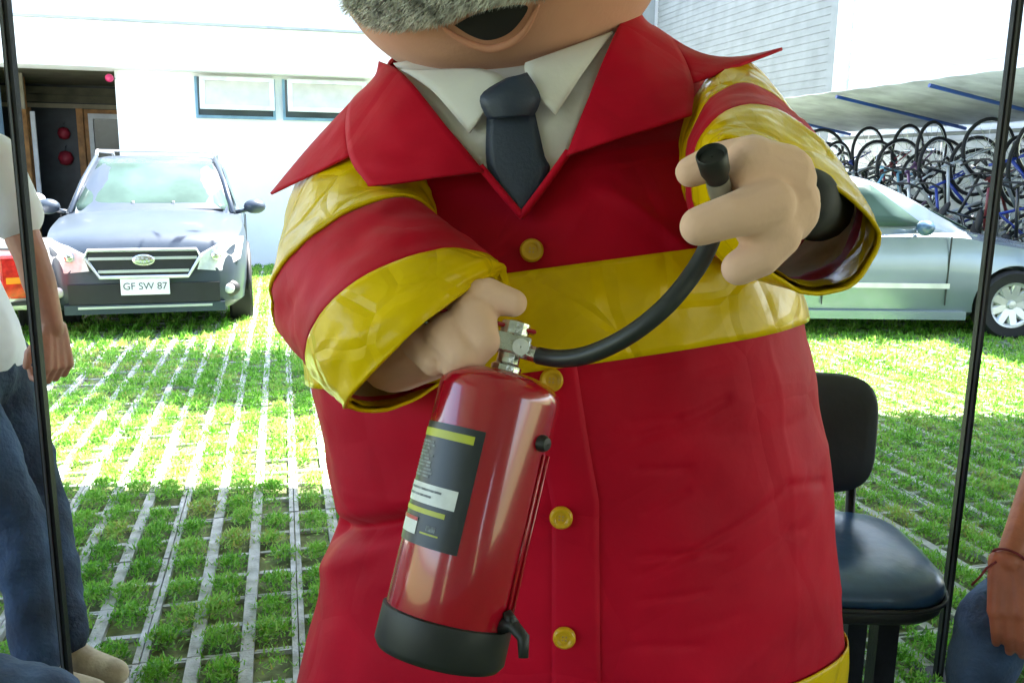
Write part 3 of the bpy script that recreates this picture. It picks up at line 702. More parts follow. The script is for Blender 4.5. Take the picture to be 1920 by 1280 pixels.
# ================================================================== PEOPLE
M_skin = mat('skin', (.42, .20, .15), .5, var=.12, vscale=14, bump=.08, bscale=120)
M_skin2 = mat('skin_tan', (.40, .12, .065), .5, var=.15, vscale=14, bump=.1, bscale=120)
M_jean = mat('denim', (.026, .056, .12), .85, var=.35, vscale=5, bump=.5, bscale=90, tint=(.007, .015, .036), det=8)
M_jean2 = mat('denim_faded', (.05, .095, .20), .85, var=.4, vscale=9, bump=.5, bscale=90, tint=(.014, .026, .055), det=8)
M_shirt = mat('white_shirt', (.70, .72, .82), .85, var=.05, vscale=5, bump=.2, bscale=30)
M_hair = mat('dark_hair', (.03, .022, .018), .6, bump=.4, bscale=200)
M_shoe = mat('beige_suede', (.42, .36, .26), .9, var=.2, vscale=20, bump=.2, bscale=80)
M_eye = mat('eye_white', (.8, .8, .78), .2); M_pupil = mat('eye_dark', (.02, .015, .01), .2)
def V(*a): return Vector(a)
def hand_caps(b, wr, d, nrm, side, curl=.5, sc_=1.0):
    """wr wrist, d hand direction, nrm out of the back of the hand, side +1: thumb on d x nrm side"""
    d = d.normalized(); nrm = (nrm-d*nrm.dot(d)).normalized(); t = d.cross(nrm)*side
    pl = .09*sc_
    for k in range(4):
        o = (1.5-k)*.020*sc_
        b.capsule(wr+t*o*.6, wr+d*pl+t*o, .016*sc_, .0125*sc_, 8, 3)
        base = wr+d*pl+t*o; ln = (.040, .045, .042, .033)[k]*sc_; a = curl*1.1; p = base; rad = .0098*sc_
        for j in range(3):
            ang = a*(j+.6) if j else a*.6
            dd = d*math.cos(ang)-nrm*math.sin(ang); q = p+dd*ln*(1, .72, .58)[j]; b.capsule(p, q, rad, rad*.93, 8, 3); p = q; rad *= .93
    p = wr+d*.018*sc_+t*.030*sc_; q = p+(d*.7+t*.62-nrm*.3).normalized()*.045*sc_; b.capsule(p, q, .014*sc_, .012*sc_, 8, 3)
    q2 = q+(d*.95+t*.1-nrm*.35).normalized()*.032*sc_; b.capsule(q, q2, .0115*sc_, .0095*sc_, 8, 3)
def person(J, label, skin, shirt, jean, shoe, hands, short_sleeve=True):
    hip = (J['hipL']+J['hipR'])/2
    r = root('person', (hip.x, hip.y, 0))
    H = J['head']; f = J['face'].normalized(); upv = V(0, 0, 1); sdv = f.cross(upv).normalized()
    B = MB(); HM = Matrix((sdv, f, upv)).transposed().to_4x4()
    B.ell(H, (.076, .095, .115), HM); B.ell(H+f*.02-upv*.05, (.06, .075, .065), HM); B.capsule(H+f*.090+upv*.015, H+f*.108-upv*.025, .010, .016, 8, 3)
    B.ell(H+f*.085-upv*.062, (.025, .012, .008), HM, 10, 6); B.ell(H+f*.085-upv*.074, (.022, .012, .008), HM, 10, 6); B.ell(H+f*.07-upv*.10, (.025, .02, .016), HM, 10, 6)
    for s in (-1, 1): B.ell(H+sdv*s*.080-f*.005, (.012, .022, .034), HM, 10, 6); B.capsule(H+f*.084+sdv*s*.015+upv*.032, H+f*.072+sdv*s*.05+upv*.032, .008, .007, 8, 3)
    B.capsule(J['neck'], H-upv*.06, .058, .055)
    B.capsule(J['neck']-upv*.06, hip+upv*.05, .11, .12)
    for s in 'LR':
        sh_, el, wr = J['sh'+s], J['el'+s], J['wr'+s]
        B.capsule(J['neck']-upv*.05, sh_, .06, .055); B.capsule(sh_, el, .052, .042); B.capsule(el, lerp(el, wr, .35), .041, .042); B.capsule(lerp(el, wr, .35), wr, .042, .027)
        hd = hands[s]; hand_caps(B, wr, hd[0], hd[1], hd[2], hd[3], hd[4] if len(hd) > 4 else 1)
        B.capsule(J['hip'+s], J['kn'+s], .07, .05); B.capsule(J['kn'+s], J['an'+s], .05, .035)
    o = B.build('body', skin, r, True); mods(o, voxel=.0042, smooth=2)
    for s in (-1, 1):
        e = MB().ell(H+f*.078+sdv*s*.032+upv*.012, (.014, .012, .011), HM, 12, 8).build('eye', M_eye, r, True)
        MB().ell(H+f*.089+sdv*s*.032+upv*.012, (.006, .004, .006), HM, 10, 6).build('pupil', M_pupil, e, True)
    b = MB(); b.ell(H+upv*.03-f*.022, (.083, .092, .105), HM); b.ell(H-f*.05-upv*.03, (.07, .05, .07), HM); o = b.build('hair', M_hair, r, True); mods(o, voxel=.007, smooth=2)
    b = MB(); b.capsule(J['neck']-upv*.10, hip+upv*.10, .145, .15)
    for k in (-1, 1): b.capsule(J['neck']-upv*.16+sdv*k*.07, hip+upv*.06+sdv*k*.05, .115, .125)
    for s in 'LR':
        sh_, el = J['sh'+s], J['el'+s]; b.capsule(J['neck']-upv*.07, sh_, .075, .075); e2 = lerp(sh_, el, .55 if short_sleeve else 1.0); b.capsule(sh_, e2, .070, .074)
    o = b.build('shirt', shirt, r, True); mods(o, voxel=.009, smooth=4)
    b = MB(); b.capsule(J['hipL'], J['hipR'], .125, .125)
    b.capsule(hip+upv*.06, hip, .13, .13)
    for s in 'LR': b.capsule(J['hip'+s], J['kn'+s], .105, .076); b.capsule(J['kn'+s], J['an'+s]+upv*.02, .078, .060)
    o = b.build('jeans', jean, r, True); mods(o, voxel=.009, smooth=5)
    tx = o.modifiers.new('folds', 'DISPLACE'); t = bpy.data.textures.new('folds', 'CLOUDS'); t.noise_scale = .09; tx.texture = t; tx.strength = .022; tx.mid_level = .5; tx.texture_coords = 'GLOBAL'
    for s in 'LR':
        a = J['an'+s]; d = J['toe'+s]-a; d.z = 0; d.normalize(); g = V(a.x, a.y, 0)
        b = MB(); b.capsule(g-d*.045+upv*.055, g+d*.05+upv*.055, .045, .045); b.capsule(g+d*.05+upv*.05, g+d*.17+upv*.045, .046, .040); b.capsule(a, g+upv*.06, .048, .048)
        so = b.build('shoe', shoe, r, True); mods(so, voxel=.006, smooth=2)
        b = MB(); pts = []
        for i in range(24):
            q = 2*math.pi*i/24; c, s_ = math.cos(q), math.sin(q); side = V(-d.y, d.x, 0); pts.append(g+d*(.06+.155*c)+side*(.050 if c > 0 else .044)*s_)
        n = len(pts); b.add([p+upv*.002 for p in pts]+[p+upv*.026 for p in pts], [tuple(range(n))[::-1], tuple(range(n, 2*n))]+[(i, (i+1) % n, (i+1) % n+n, i+n) for i in range(n)]); b.build('sole', M_plate, so)
    tag(r, label, 'person'); return r
# standing / walking person at the left edge
Yw = 2.46
fr_ = P(100, 1180, Yw+.18); 
J = dict(head=V(-1.74, Yw+.06, 1.66), face=V(.95, -.15, -.1), neck=V(-1.74, Yw+.05, 1.47), shL=V(-1.74, Yw+.24, 1.40), shR=P(-18, 300, Yw-.16),
         elL=V(-1.80, Yw+.36, 1.12), wrL=V(-1.70, Yw+.33, .88), elR=P(58, 480, Yw-.16), wrR=P(100, 615, Yw-.13),
         hipL=V(-1.56, Yw+.10, .86), hipR=V(-1.57, Yw-.10, .86), knR=P(38, 985, Yw-.14), anR=PZ(72, 1248, .10), toeR=V(0, 0, 0), knL=P(78, 960, Yw+.05), anL=PZ(128, 1205, .10), toeL=V(0, 0, 0))
J['anR'].z = .10; J['anL'].z = .10
J['toeR'] = J['anR']+V(.2, -.05, 0); J['toeL'] = J['anL']+V(.2, -.08, 0)
person(J, 'person in white polo shirt and jeans standing at the left edge behind a post', M_skin, M_shirt, M_jean, M_shoe,
       dict(L=(V(.1, 0, -1), V(-.3, .9, 0), 1, 1.2), R=(V(.06, -.05, -1), V(1, -.45, 0), 1, 1.02, 1.15)))
# seated person at the right edge: knee and hand in the picture
kn = P(1862, 1165, 1.84); kn.z = .475
hipc = V(1.62, 2.12, .52)
J = dict(head=V(1.95, 2.02, 1.26), face=V(-.8, -.5, -.1), neck=V(1.92, 2.08, 1.07), shR=V(1.88, 2.26, 1.0), shL=V(1.86, 1.88, 1.0),
         elR=P(1992, 800, 1.98), wrR=P(1892, 1050, 1.76), elL=V(1.75, 1.60, .78), wrL=V(1.50, 1.50, .60),
         hipR=V(1.62, 2.20, .53), hipL=V(1.66, 1.98, .53), knR=kn, knL=V(1.30, 1.55, .50), anR=V(kn.x-.02, kn.y+.02, .09), anL=V(1.30, 1.50, .09))
J['toeR'] = J['anR']+V(-.15, -.12, 0); J['toeL'] = J['anL']+V(-.15, -.1, 0)
sr = person(J, 'seated person in faded jeans resting a tanned hand on the knee at right', M_skin2, M_shirt, M_jean2, M_shoe,
       dict(R=(P(1906, 1210, 1.70)-P(1892, 1050, 1.76), V(-.45, -.8, .4), -1, .40, 1.22), L=(V(-.75, -.3, -.25), V(0, 0, 1), 1, .5)))
wq = J['wrR']; m_ = MB()
dd = (J['wrR']-J['elR']).normalized(); e1 = dd.orthogonal().normalized(); e2 = dd.cross(e1)
M_string = mat('red_string', (.16, .012, .02), .8)
m_.tube([wq+(e1*math.cos(a)+e2*math.sin(a))*.0335-dd*.004 for a in [2*math.pi*i/24 for i in range(24)]], .003, 5, closed=True)
m_.tube([P(1868, 1052, 1.745), P(1850, 1064, 1.745), P(1838, 1080, 1.75), P(1822, 1096, 1.76)], .0026, 5)
br_ = m_.build('bracelet', M_string, None, True); tag(br_, 'dark red string bracelet on the tanned wrist at right', 'bracelet')
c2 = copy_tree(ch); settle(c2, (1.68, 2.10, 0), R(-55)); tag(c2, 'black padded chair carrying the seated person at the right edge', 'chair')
# seated person at the lower left corner: only a denim thigh and knee
k1 = P(75, 1330, 1.47)
J = dict(head=V(-1.55, 1.42, 1.28), face=V(.95, .2, -.1), neck=V(-1.55, 1.40, 1.08), shR=V(-1.52, 1.20, 1.0), shL=V(-1.55, 1.62, 1.0),
         elR=V(-1.45, 1.12, .76), wrR=V(-1.22, 1.16, .62), elL=V(-1.50, 1.70, .76), wrL=V(-1.30, 1.66, .60),
         hipR=V(-1.33, 1.30, .52), hipL=V(-1.33, 1.52, .52), knR=V(-.92, 1.20, .50), knL=V(k1.x, k1.y, k1.z), anR=V(-.92, 1.18, .09), anL=V(k1.x+.02, k1.y, .09))
J['toeR'] = J['anR']+V(.2, .02, 0); J['toeL'] = J['anL']+V(.2, .02, 0)
person(J, 'seated person in blue jeans with one knee in the lower left corner', M_skin, M_shirt, M_jean2, M_shoe,
       dict(R=(V(.8, .1, -.15), V(0, 0, 1), -1, .4), L=(V(.6, -.3, -.2), V(0, 0, 1), 1, .4)))
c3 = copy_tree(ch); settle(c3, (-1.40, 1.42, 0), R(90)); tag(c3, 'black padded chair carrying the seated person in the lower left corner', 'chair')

# ================================================================== COSTUMED FIGURE
M_red = mat('red_cloth', (.50, .001, .020), .62, var=.12, vscale=5, bump=.25, bscale=14, spec=.14, sheen=.05)
M_yel = mat('yellow_vinyl', (.73, .49, .001), .24, var=.08, vscale=8, bump=.3, bscale=14, spec=.15); crinkle(M_yel, 5, .18, .012); folds(M_yel, 8, .26, .10, .010)
folds(M_red, 3.2, .20, .07, .008)
M_lining = mat('tan_lining', (.62, .38, .14), .8, var=.2, vscale=6, bump=.2, bscale=30)
M_felt = mat('glove_felt', (.80, .50, .36), .85, var=.06, vscale=6, bump=.08, bscale=150, sheen=.2)
M_face = mat('face_felt', (.62, .31, .21), .85, var=.10, vscale=4, bump=.08, bscale=150, sheen=.2)
M_wsh = mat('costume_shirt', (.76, .74, .72), .85, var=.05, vscale=4, bump=.2, bscale=25)
M_tie = mat('navy_tie', (.028, .042, .078), .5, var=.15, vscale=6, bump=.1, bscale=200)
M_btn = mat('yellow_button', (.66, .38, .01), .35, var=.1, vscale=30)
M_fur = mat('grey_fur', (.66, .66, .62), .9, var=.45, vscale=40)
M_blk = mat('black_cloth', (.010, .011, .012), .8)
YC, XC = 1.74, P(1050, 700, 1.74).x
fig = root('person', (XC, YC, 0)); tag(fig, 'person in a padded red and yellow firefighter coat costume gripping a fire extinguisher', 'person')
TL = [(118, 715), (160, 700), (200, 668), (265, 625), (330, 602), (420, 592), (500, 588), (600, 585), (700, 590), (840, 620), (955, 638), (1050, 612), (1280, 566), (1500, 540), (1800, 520)]
TR = [(20, 1180), (60, 1212), (90, 1262), (120, 1315), (170, 1350), (250, 1385), (400, 1430), (500, 1462), (590, 1486), (720, 1508), (940, 1536), (1280, 1552), (1500, 1562), (1800, 1570)]
def curve(T): return sorted([(p.z, p.x) for p in (P(x, y, YC) for y, x in T)])
LC, RC = curve(TL), curve(TR)
BF = [(.2, .43), (.6, .42), (1.0, .405), (1.2, .385), (1.35, .35), (1.5, .30), (1.6, .25), (1.72, .18)]
BB = [(.2, .36), (1.0, .36), (1.3, .33), (1.5, .28), (1.72, .17)]
FT = [(.2, .34), (.6, .24), (1.0, .13), (1.30, .13), (1.45, .05), (1.6, -.25), (1.72, -.45)]
HT = 1.70
CR = random.Random(5); CREASE = []
for i in range(26):
    t0 = CR.uniform(-1.0, 1.3); h0 = CR.uniform(.45, 1.3); an = CR.choice((CR.uniform(-.5, .5), CR.uniform(.6, 1.2), CR.uniform(-.4, .2))); ln = CR.uniform(.06, .30)
    CREASE.append((t0, h0, t0+ln*math.cos(an)*2, h0+ln*math.sin(an)*.6, CR.uniform(.006, .012), CR.choice((-1, 1))*CR.uniform(.001, .002)))
for i in range(9): CREASE.append((.14+CR.uniform(-.02, .02), .5+i*.085, .26+CR.uniform(0, .1), .5+i*.085+CR.uniform(-.03, .03), .007, -.003))
def surf(th, h, off=0.0, wr=True):
    a0 = .46 if h < 1.45 else .3
    xl, xr = interp(LC, h-.15*a0), interp(RC, h+.15*a0); cx, a = (xl+xr)/2, (xr-xl)/2
    c, s = math.cos(th), math.sin(th); b = interp(BF, h) if c > 0 else interp(BB, h); p = .92
    r = off
    if wr:
        q = Vector((th*1.6, h*2.2, 0)); r += .010*noise.noise(q*1.3+V(5, 2, 1))
        lo = max(0, min(1, (1.15-h)/.4))
        r += lo*.012*math.sin(th*5+.6+1.5*noise.noise(V(h*1.5, 3, 0)))*(.5+.5*noise.noise(V(th*2, 7, h)))
        r += .0045*noise.noise(V(th*5, h*9, 4))
        # crease lines across the skirt, pulled tucks at the left hip and under the arms
        for (t0, h0, t1, h1, wd, am) in ((-1.45, .80, -.62, .86, .022, -.034), (-1.45, .72, -.85, .79, .026, .007), (.15, .72, .75, .83, .010, -.0045), (.75, .83, 1.1, .80, .010, -.003), (.74, .30, .77, 1.10, .006, .0012), (.18, .98, .50, 1.02, .010, -.004), (.25, 1.40, .55, 1.24, .02, .008))+tuple(CREASE):
            dx, dy = t1-t0, h1-h0; k = max(0, min(1, ((th-t0)*dx+(h-h0)*dy)/(dx*dx+dy*dy)))
            dist = math.hypot((th-t0-dx*k)*.42, h-h0-dy*k); r += am*math.exp(-(dist/wd)**2)
    X = cx+(a+r)*math.copysign(abs(s)**p, s); Y = YC-(b+r)*math.copysign(abs(c)**p, c)
    z = h+.15*(X-XC)+interp(FT, h)*(YC-Y)
    return Vector((X, Y, z))
def hit(px, py, off=0.0, guess=None):
    best = None
    for i in range(-30, 31):
        for j in range(70):
            th, h = i*.045, .4+j*.018; x, y, _ = proj(surf(th, h, off, False)); d = (x-px)**2+(y-py)**2
            if best is None or d < best[0]: best = (d, th, h)
    d, th, h = best; st = .02
    for _ in range(40):
        imp = False
        for a, b in ((st, 0), (-st, 0), (0, st), (0, -st)):
            x, y, _ = proj(surf(th+a, h+b, off, False)); e = (x-px)**2+(y-py)**2
            if e < d: d, th, h, imp = e, th+a, h+b, True
        if not imp: st *= .5
    return th, h
def nrm_at(th, h):
    a = surf(th-.02, h, 0, False); b = surf(th+.02, h, 0, False); c = surf(th, h-.01, 0, False); d = surf(th, h+.01, 0, False); n = (b-a).cross(d-c).normalized()
    return n if n.y < 0 else -n
def patch(name, ths, hs, off, m, parent, thick=None):
    g = [[surf(t, h, off) for t in ths] for h in hs]; o = MB().grid(g).build(name, m, parent, True)
    if thick: mods(o, solid=thick, off=0)
    return o
full = [-math.pi+2*math.pi*i/460 for i in range(461)]
hs = [.24+(HT-.24)*i/270 for i in range(271)]
g = [[surf(t, h) for t in full[:-1]] for h in hs]
mb = MB(); mb.grid(g, True)
me = bpy.data.meshes.new('coat'); me.from_pydata([tuple(v) for v in mb.v], [], mb.f); bm = bmesh.new(); bm.from_mesh(me); bmesh.ops.recalc_face_normals(bm, faces=bm.faces)
vL, vV, vR = P(728, 120, 1.55), P(978, 404, 1.38), P(1172, 22, 1.55)
def cutplane(a, b_):
    n = (a-CO).cross(b_-CO).normalized(); bmesh.ops.bisect_plane(bm, geom=bm.verts[:]+bm.edges[:]+bm.faces[:], plane_co=CO, plane_no=n); return n
n1 = cutplane(vL, vV); n2 = cutplane(vV, vR); mid = P(950, 200, 1.5)-CO
s1 = 1 if n1.dot(mid) > 0 else -1; s2 = 1 if n2.dot(mid) > 0 else -1
kill = [f for f in bm.faces if f.calc_center_median().y < YC-.02 and n1.dot(f.calc_center_median()-CO)*s1 > 0 and n2.dot(f.calc_center_median()-CO)*s2 > 0 and f.calc_center_median().z > 1.2]
bmesh.ops.delete(bm, geom=kill, context='FACES'); bm.to_mesh(me); bm.free()
me.materials.append(M_red); me.polygons.foreach_set('use_smooth', [True]*len(me.polygons)); coat = link(bpy.data.objects.new('coat', me), fig); mods(coat, solid=.006, off=-1)
HB0, HB1 = 1.115, 1.275
patch('waist_stripe', full, [lerp(HB0, HB1, i/14) for i in range(15)], .009, M_yel, coat, .003)
patch('hem_stripe', full, [lerp(.235, .425, i/14) for i in range(15)], .006, M_yel, coat, .003)
# placket and buttons
pl_hs = [lerp(.24, 1.125, i/90) for i in range(91)]
def th_for_px(px, h):
    lo, hi = -1.2, 1.2
    for _ in range(30):
        m = (lo+hi)/2
        if proj(surf(m, h, 0, False))[0] < px: lo = m
        else: hi = m
    return lo
g = []
for h in pl_hs:
    t_ = max(0, min(1, (1.33-h)/1.0)); xl = lerp(955, 1035, min(1, t_*2.2)); t0, t1 = th_for_px(xl, h), th_for_px(xl+88, h)
    g.append([surf(lerp(t0, t1, i/8), h, .002+.003*math.sin(math.pi*i/8)) for i in range(9)])
o = MB().grid(g).build('placket', M_red, coat, True); mods(o, solid=.003, off=0)
def button(px, py, off):
    th, h = hit(px, py, off); n = nrm_at(th, h); c = surf(th, h, off, True)
    M = Matrix.Translation(c) @ n.to_track_quat('Z', 'Y').to_matrix().to_4x4()
    b = MB(); b.lathe([(.0005, .005), (.009, .005), (.011, .0075), (.0155, .008), (.0185, .005), (.0185, 0), (.0005, -.001)], 28, M); o = b.build('button', M_btn, coat, True, 50)
    b = MB()
    for a in range(4):
        b.lathe([(.0003, .0058), (.0016, .0058), (.0016, .004)], 8, M @ Matrix.Translation((.004*math.cos(a*1.57+.7), .004*math.sin(a*1.57+.7), 0)))
    b.build("button_holes", M_lining, o)
for px, py, off in ((997, 470, .010), (1034, 712, .010), (1052, 970, .010), (1058, 1192, .010)): button(px, py, off)
g = [[P(x, y, Y+d) for d in (0, .0)] for x, y, Y in ()]
# shirt, its collar and the tie
ths = [-.85+1.7*i/50 for i in range(51)]
sh_o = None
def loftpatch(name, A, B, m, parent, n=14, mrows=8, thick=.005, bulge=0.0, wav=0.0, seed=0):
    A = [P(*a) for a in A]; B = [P(*b) for b in B]; g = []
    for i in range(n+1):
        a, b_ = cat(A, i/n), cat(B, i/n); row = []
        for k in range(mrows+1):
            t = k/mrows; p = lerp(a, b_, t); tocam = (CO-p).normalized()
            p = p+tocam*(bulge*math.sin(math.pi*t)+wav*noise.noise(V(i*.35, t*2.5, seed))); row.append(p)
        g.append(row)
    o = MB().grid(g).build(name, m, parent, True); mods(o, solid=thick, off=0); return o
sh_o = loftpatch('shirt', [(738, 120, 1.54), (835, 236, 1.425), (905, 318, 1.398), (977, 400, 1.382)], [(1166, 42, 1.54), (1108, 180, 1.425), (1060, 290, 1.396), (979, 400, 1.382)], M_wsh, fig, 24, 16, .003, .006, .004, 9)
loftpatch('shirt_collar', [(752, 132, 1.50), (810, 170, 1.44), (880, 250, 1.395)], [(900, 130, 1.44), (945, 150, 1.41), (905, 215, 1.395)], M_wsh, sh_o, 10, 6, .004, .004)
loftpatch('shirt_collar', [(1150, 60, 1.50), (1105, 120, 1.43), (1042, 216, 1.385)], [(985, 120, 1.43), (985, 135, 1.41), (1010, 182, 1.39)], M_wsh, sh_o, 10, 6, .004, .004)
tie = loftpatch('tie', [(914, 205, 1.402), (912, 300, 1.385), (928, 350, 1.378), (976, 410, 1.372)], [(1000, 200, 1.398), (1020, 290, 1.382), (1029, 325, 1.378), (979, 410, 1.372)], M_tie, fig, 14, 6, .004, .006)
loftpatch('tie_knot', [(950, 150, 1.395), (902, 182, 1.385), (916, 224, 1.385)], [(986, 138, 1.395), (1012, 182, 1.382), (1000, 216, 1.384)], M_tie, tie, 10, 6, .006, .014)
# big collar flaps
for A1, B1, A2, B2 in (
    ([(712, 116, 1.60), (760, 143, 1.475), (835, 235, 1.395), (907, 322, 1.365)], [(706, 150, 1.62), (655, 200, 1.56), (655, 290, 1.44), (692, 350, 1.375)],
     [(706, 152, 1.615), (657, 200, 1.56), (657, 292, 1.445)], [(692, 160, 1.64), (592, 264, 1.62), (508, 364, 1.60)]),
    ([(1188, 8, 1.60), (1152, 66, 1.48), (1105, 180, 1.395), (1062, 292, 1.36)], [(1212, 45, 1.62), (1262, 78, 1.56), (1298, 155, 1.46), (1297, 216, 1.385)],
     [(1210, 47, 1.62), (1260, 80, 1.565), (1297, 158, 1.465)], [(1225, 50, 1.64), (1338, 112, 1.62), (1467, 92, 1.56)])):
    loftpatch('collar_flap', A1, B1, M_red, coat, 24, 14, .005, .018, .010, 3)
    loftpatch('collar_wing', A2, B2, M_red, coat, 20, 14, .005, .010, .010, 6)
# lapel edges below the flaps
for A in ([(900, 312, 1.372), (940, 360, 1.366), (980, 407, 1.362)], [(1066, 284, 1.37), (1022, 346, 1.364), (976, 407, 1.362)]):
    pts = [P(*a) for a in A]; MB().tube([cat(pts, i/10) for i in range(11)], .006, 8).build('lapel_edge', M_red, coat, True)

# sleeves: rings A (upper end), B (lower end), N (near), F (far)
def sleeve(rings, cuts, label_names, wrinkle=.008, seed=0):
    K = [[P(*q) for q in r_] for r_ in rings]; n = 56
    def pt(t, ph):
        A, B, N_, F = [cat([k[i] for k in K], t) for i in range(4)]; C = (A+B)/2; s = math.sin(ph)
        sA = (A-C) if math.cos(ph) > 0 else (C-B)
        p = C+sA*math.cos(ph)+((N_-C)*s if s > 0 else (C-F)*s)
        d = (p-C).normalized(); return p+d*(wrinkle*noise.noise(V(math.cos(ph)*1.6+seed, math.sin(ph)*1.6, t*7))+wrinkle*.6*noise.noise(V(math.cos(ph)*4, math.sin(ph)*4+seed, t*16)))
    parent = None; objs = []
    for (t0, t1, m, nm) in cuts:
        g = [[pt(lerp(t0, t1, i/22), 2*math.pi*k/n) for k in range(n)] for i in range(23)]
        o = MB().grid(g, True).build(nm, m, parent or fig, True); mods(o, solid=.005, off=-1)
        if parent is None: parent = o
        objs.append(o)
    t0 = cuts[-1][0]
    def inn(t, ph):
        p = pt(t, ph); A, B = cat([k[0] for k in K], t), cat([k[1] for k in K], t); C = (A+B)/2; return p+(C-p).normalized()*.012
    def lin(ta, tb, m):
        g = [[inn(lerp(ta, tb, i/8), 2*math.pi*k/n) for k in range(n)] for i in range(9)]; MB().grid(g, True).build('lining', m, parent, True)
    tm, tn = lerp(t0, 1, .40), lerp(t0, 1, .58)
    lin(t0-.12, tm, M_lining); lin(tm, tn, M_red); lin(tn, .985, M_yel)
    return parent, pt
LR = [[(800, 350, 1.46), (580, 410, 1.72), (622, 272, 1.57), (720, 420, 1.72)], [(815, 385, 1.43), (548, 500, 1.62), (606, 350, 1.47), (740, 500, 1.64)],
      [(818, 414, 1.39), (527, 610, 1.50), (605, 425, 1.31), (740, 590, 1.55)], [(860, 440, 1.35), (548, 655, 1.42), (645, 470, 1.22), (775, 640, 1.50)],
      [(934, 500, 1.31), (590, 700, 1.33), (692, 514, 1.13), (830, 690, 1.46)], [(945, 512, 1.29), (618, 735, 1.27), (735, 570, 1.09), (850, 700, 1.42)],
      [(932, 516, 1.27), (650, 764, 1.20), (775, 622, 1.075), (850, 700, 1.37)]]
sleeve(LR, [(.40*5/6+.0, 4/6, M_red, 'sleeve'), (0.0, .335, M_yel, 'upper_stripe'), (4/6, 1, M_yel, 'cuff')], None, .008, 1)
RR = [[(1272, 310, 1.50), (1490, 330, 1.66), (1395, 116, 1.55), (1390, 470, 1.56)], [(1285, 325, 1.38), (1525, 350, 1.52), (1410, 156, 1.42), (1400, 490, 1.46)],
      [(1298, 335, 1.24), (1588, 375, 1.38), (1440, 199, 1.28), (1425, 520, 1.32)], [(1320, 305, 1.17), (1625, 405, 1.27), (1465, 245, 1.19), (1455, 535, 1.22)],
      [(1345, 272, 1.11), (1650, 436, 1.17), (1492, 300, 1.11), (1482, 542, 1.12)]]
sleeve(RR, [(.25, .5, M_red, 'sleeve'), (0, .25, M_yel, 'upper_stripe'), (.5, 1, M_yel, 'cuff')], None, .006, 4)
def cap(b, p0, p1, r0, r1): # radii in pixels
    a, c = P(*p0), P(*p1); za, zc = proj(a)[2], proj(c)[2]; b.capsule(a, c, r0*za/FPX, r1*zc/FPX)
# image-right hand holding the nozzle
b = MB()
cap(b, (1492, 375, 1.10), (1455, 365, 1.06), 46, 70); cap(b, (1455, 340, 1.05), (1410, 312, 1.03), 74, 56); cap(b, (1460, 390, 1.045), (1435, 415, 1.02), 76, 62)
cap(b, (1410, 300, 1.045), (1345, 302, 1.055), 48, 36); cap(b, (1345, 302, 1.055), (1296, 322, 1.06), 36, 30)
cap(b, (1440, 385, 1.005), (1370, 405, .985), 52, 42); cap(b, (1370, 405, .985), (1312, 424, .985), 42, 38)
cap(b, (1455, 440, 1.02), (1425, 480, 1.01), 48, 40); cap(b, (1425, 480, 1.01), (1386, 502, 1.01), 40, 34)
o = b.build('glove', M_felt, fig, True); mods(o, voxel=.0033, smooth=3)
b = MB(); cap(b, (1506, 378, 1.15), (1498, 376, 1.125), 66, 64); cap(b, (1535, 390, 1.30), (1506, 378, 1.15), 64, 66); o = b.build('wrist_band', M_blk, fig, True); mods(o, voxel=.006, smooth=3)
gl_r = o
# image-left hand round the carrying handle
b = MB()
cap(b, (740, 665, 1.30), (800, 640, 1.22), 72, 74); cap(b, (800, 630, 1.22), (860, 595, 1.18), 76, 66); cap(b, (850, 625, 1.18), (835, 650, 1.15), 70, 60)
cap(b, (865, 575, 1.17), (915, 556, 1.15), 52, 36); cap(b, (915, 556, 1.15), (962, 568, 1.14), 35, 27)
cap(b, (885, 600, 1.135), (905, 640, 1.105), 50, 34); cap(b, (905, 640, 1.105), (890, 668, 1.10), 34, 26)
cap(b, (840, 630, 1.125), (862, 665, 1.095), 46, 34); cap(b, (862, 665, 1.095), (850, 685, 1.10), 34, 26)
cap(b, (795, 640, 1.15), (815, 675, 1.12), 44, 32)
o = b.build('glove', M_felt, fig, True); mods(o, voxel=.0033, smooth=3)
M_crease = mat('glove_crease_shade', (.42, .19, .12), .9)  # darker pink tubes draw the shade in the hand's creases
bpy.context.view_layer.update(); dg = bpy.context.evaluated_depsgraph_get()
def crease_shade(ob, line, n=14):
    ev = ob.evaluated_get(dg); mi = ob.matrix_world.inverted(); pts = []
    for i in range(n+1):
        q = cat([V(x, y, 0) for x, y in line], i/n); ok, loc, _, _ = ev.ray_cast(mi @ CO, (mi.to_3x3() @ ray(q.x, q.y)).normalized())
        if ok: pts.append(ob.matrix_world @ loc)
    if len(pts) > 3:
        k = len(pts)-1; MB().tube(pts, [.0003+.0007*math.sin(math.pi*i/k) for i in range(k+1)], 6).build('crease_shade', M_crease, ob, True)
crease_shade(gl_r, [(1352, 424), (1385, 408), (1408, 385), (1416, 352)]); crease_shade(gl_r, [(1398, 462), (1430, 450), (1462, 428)])
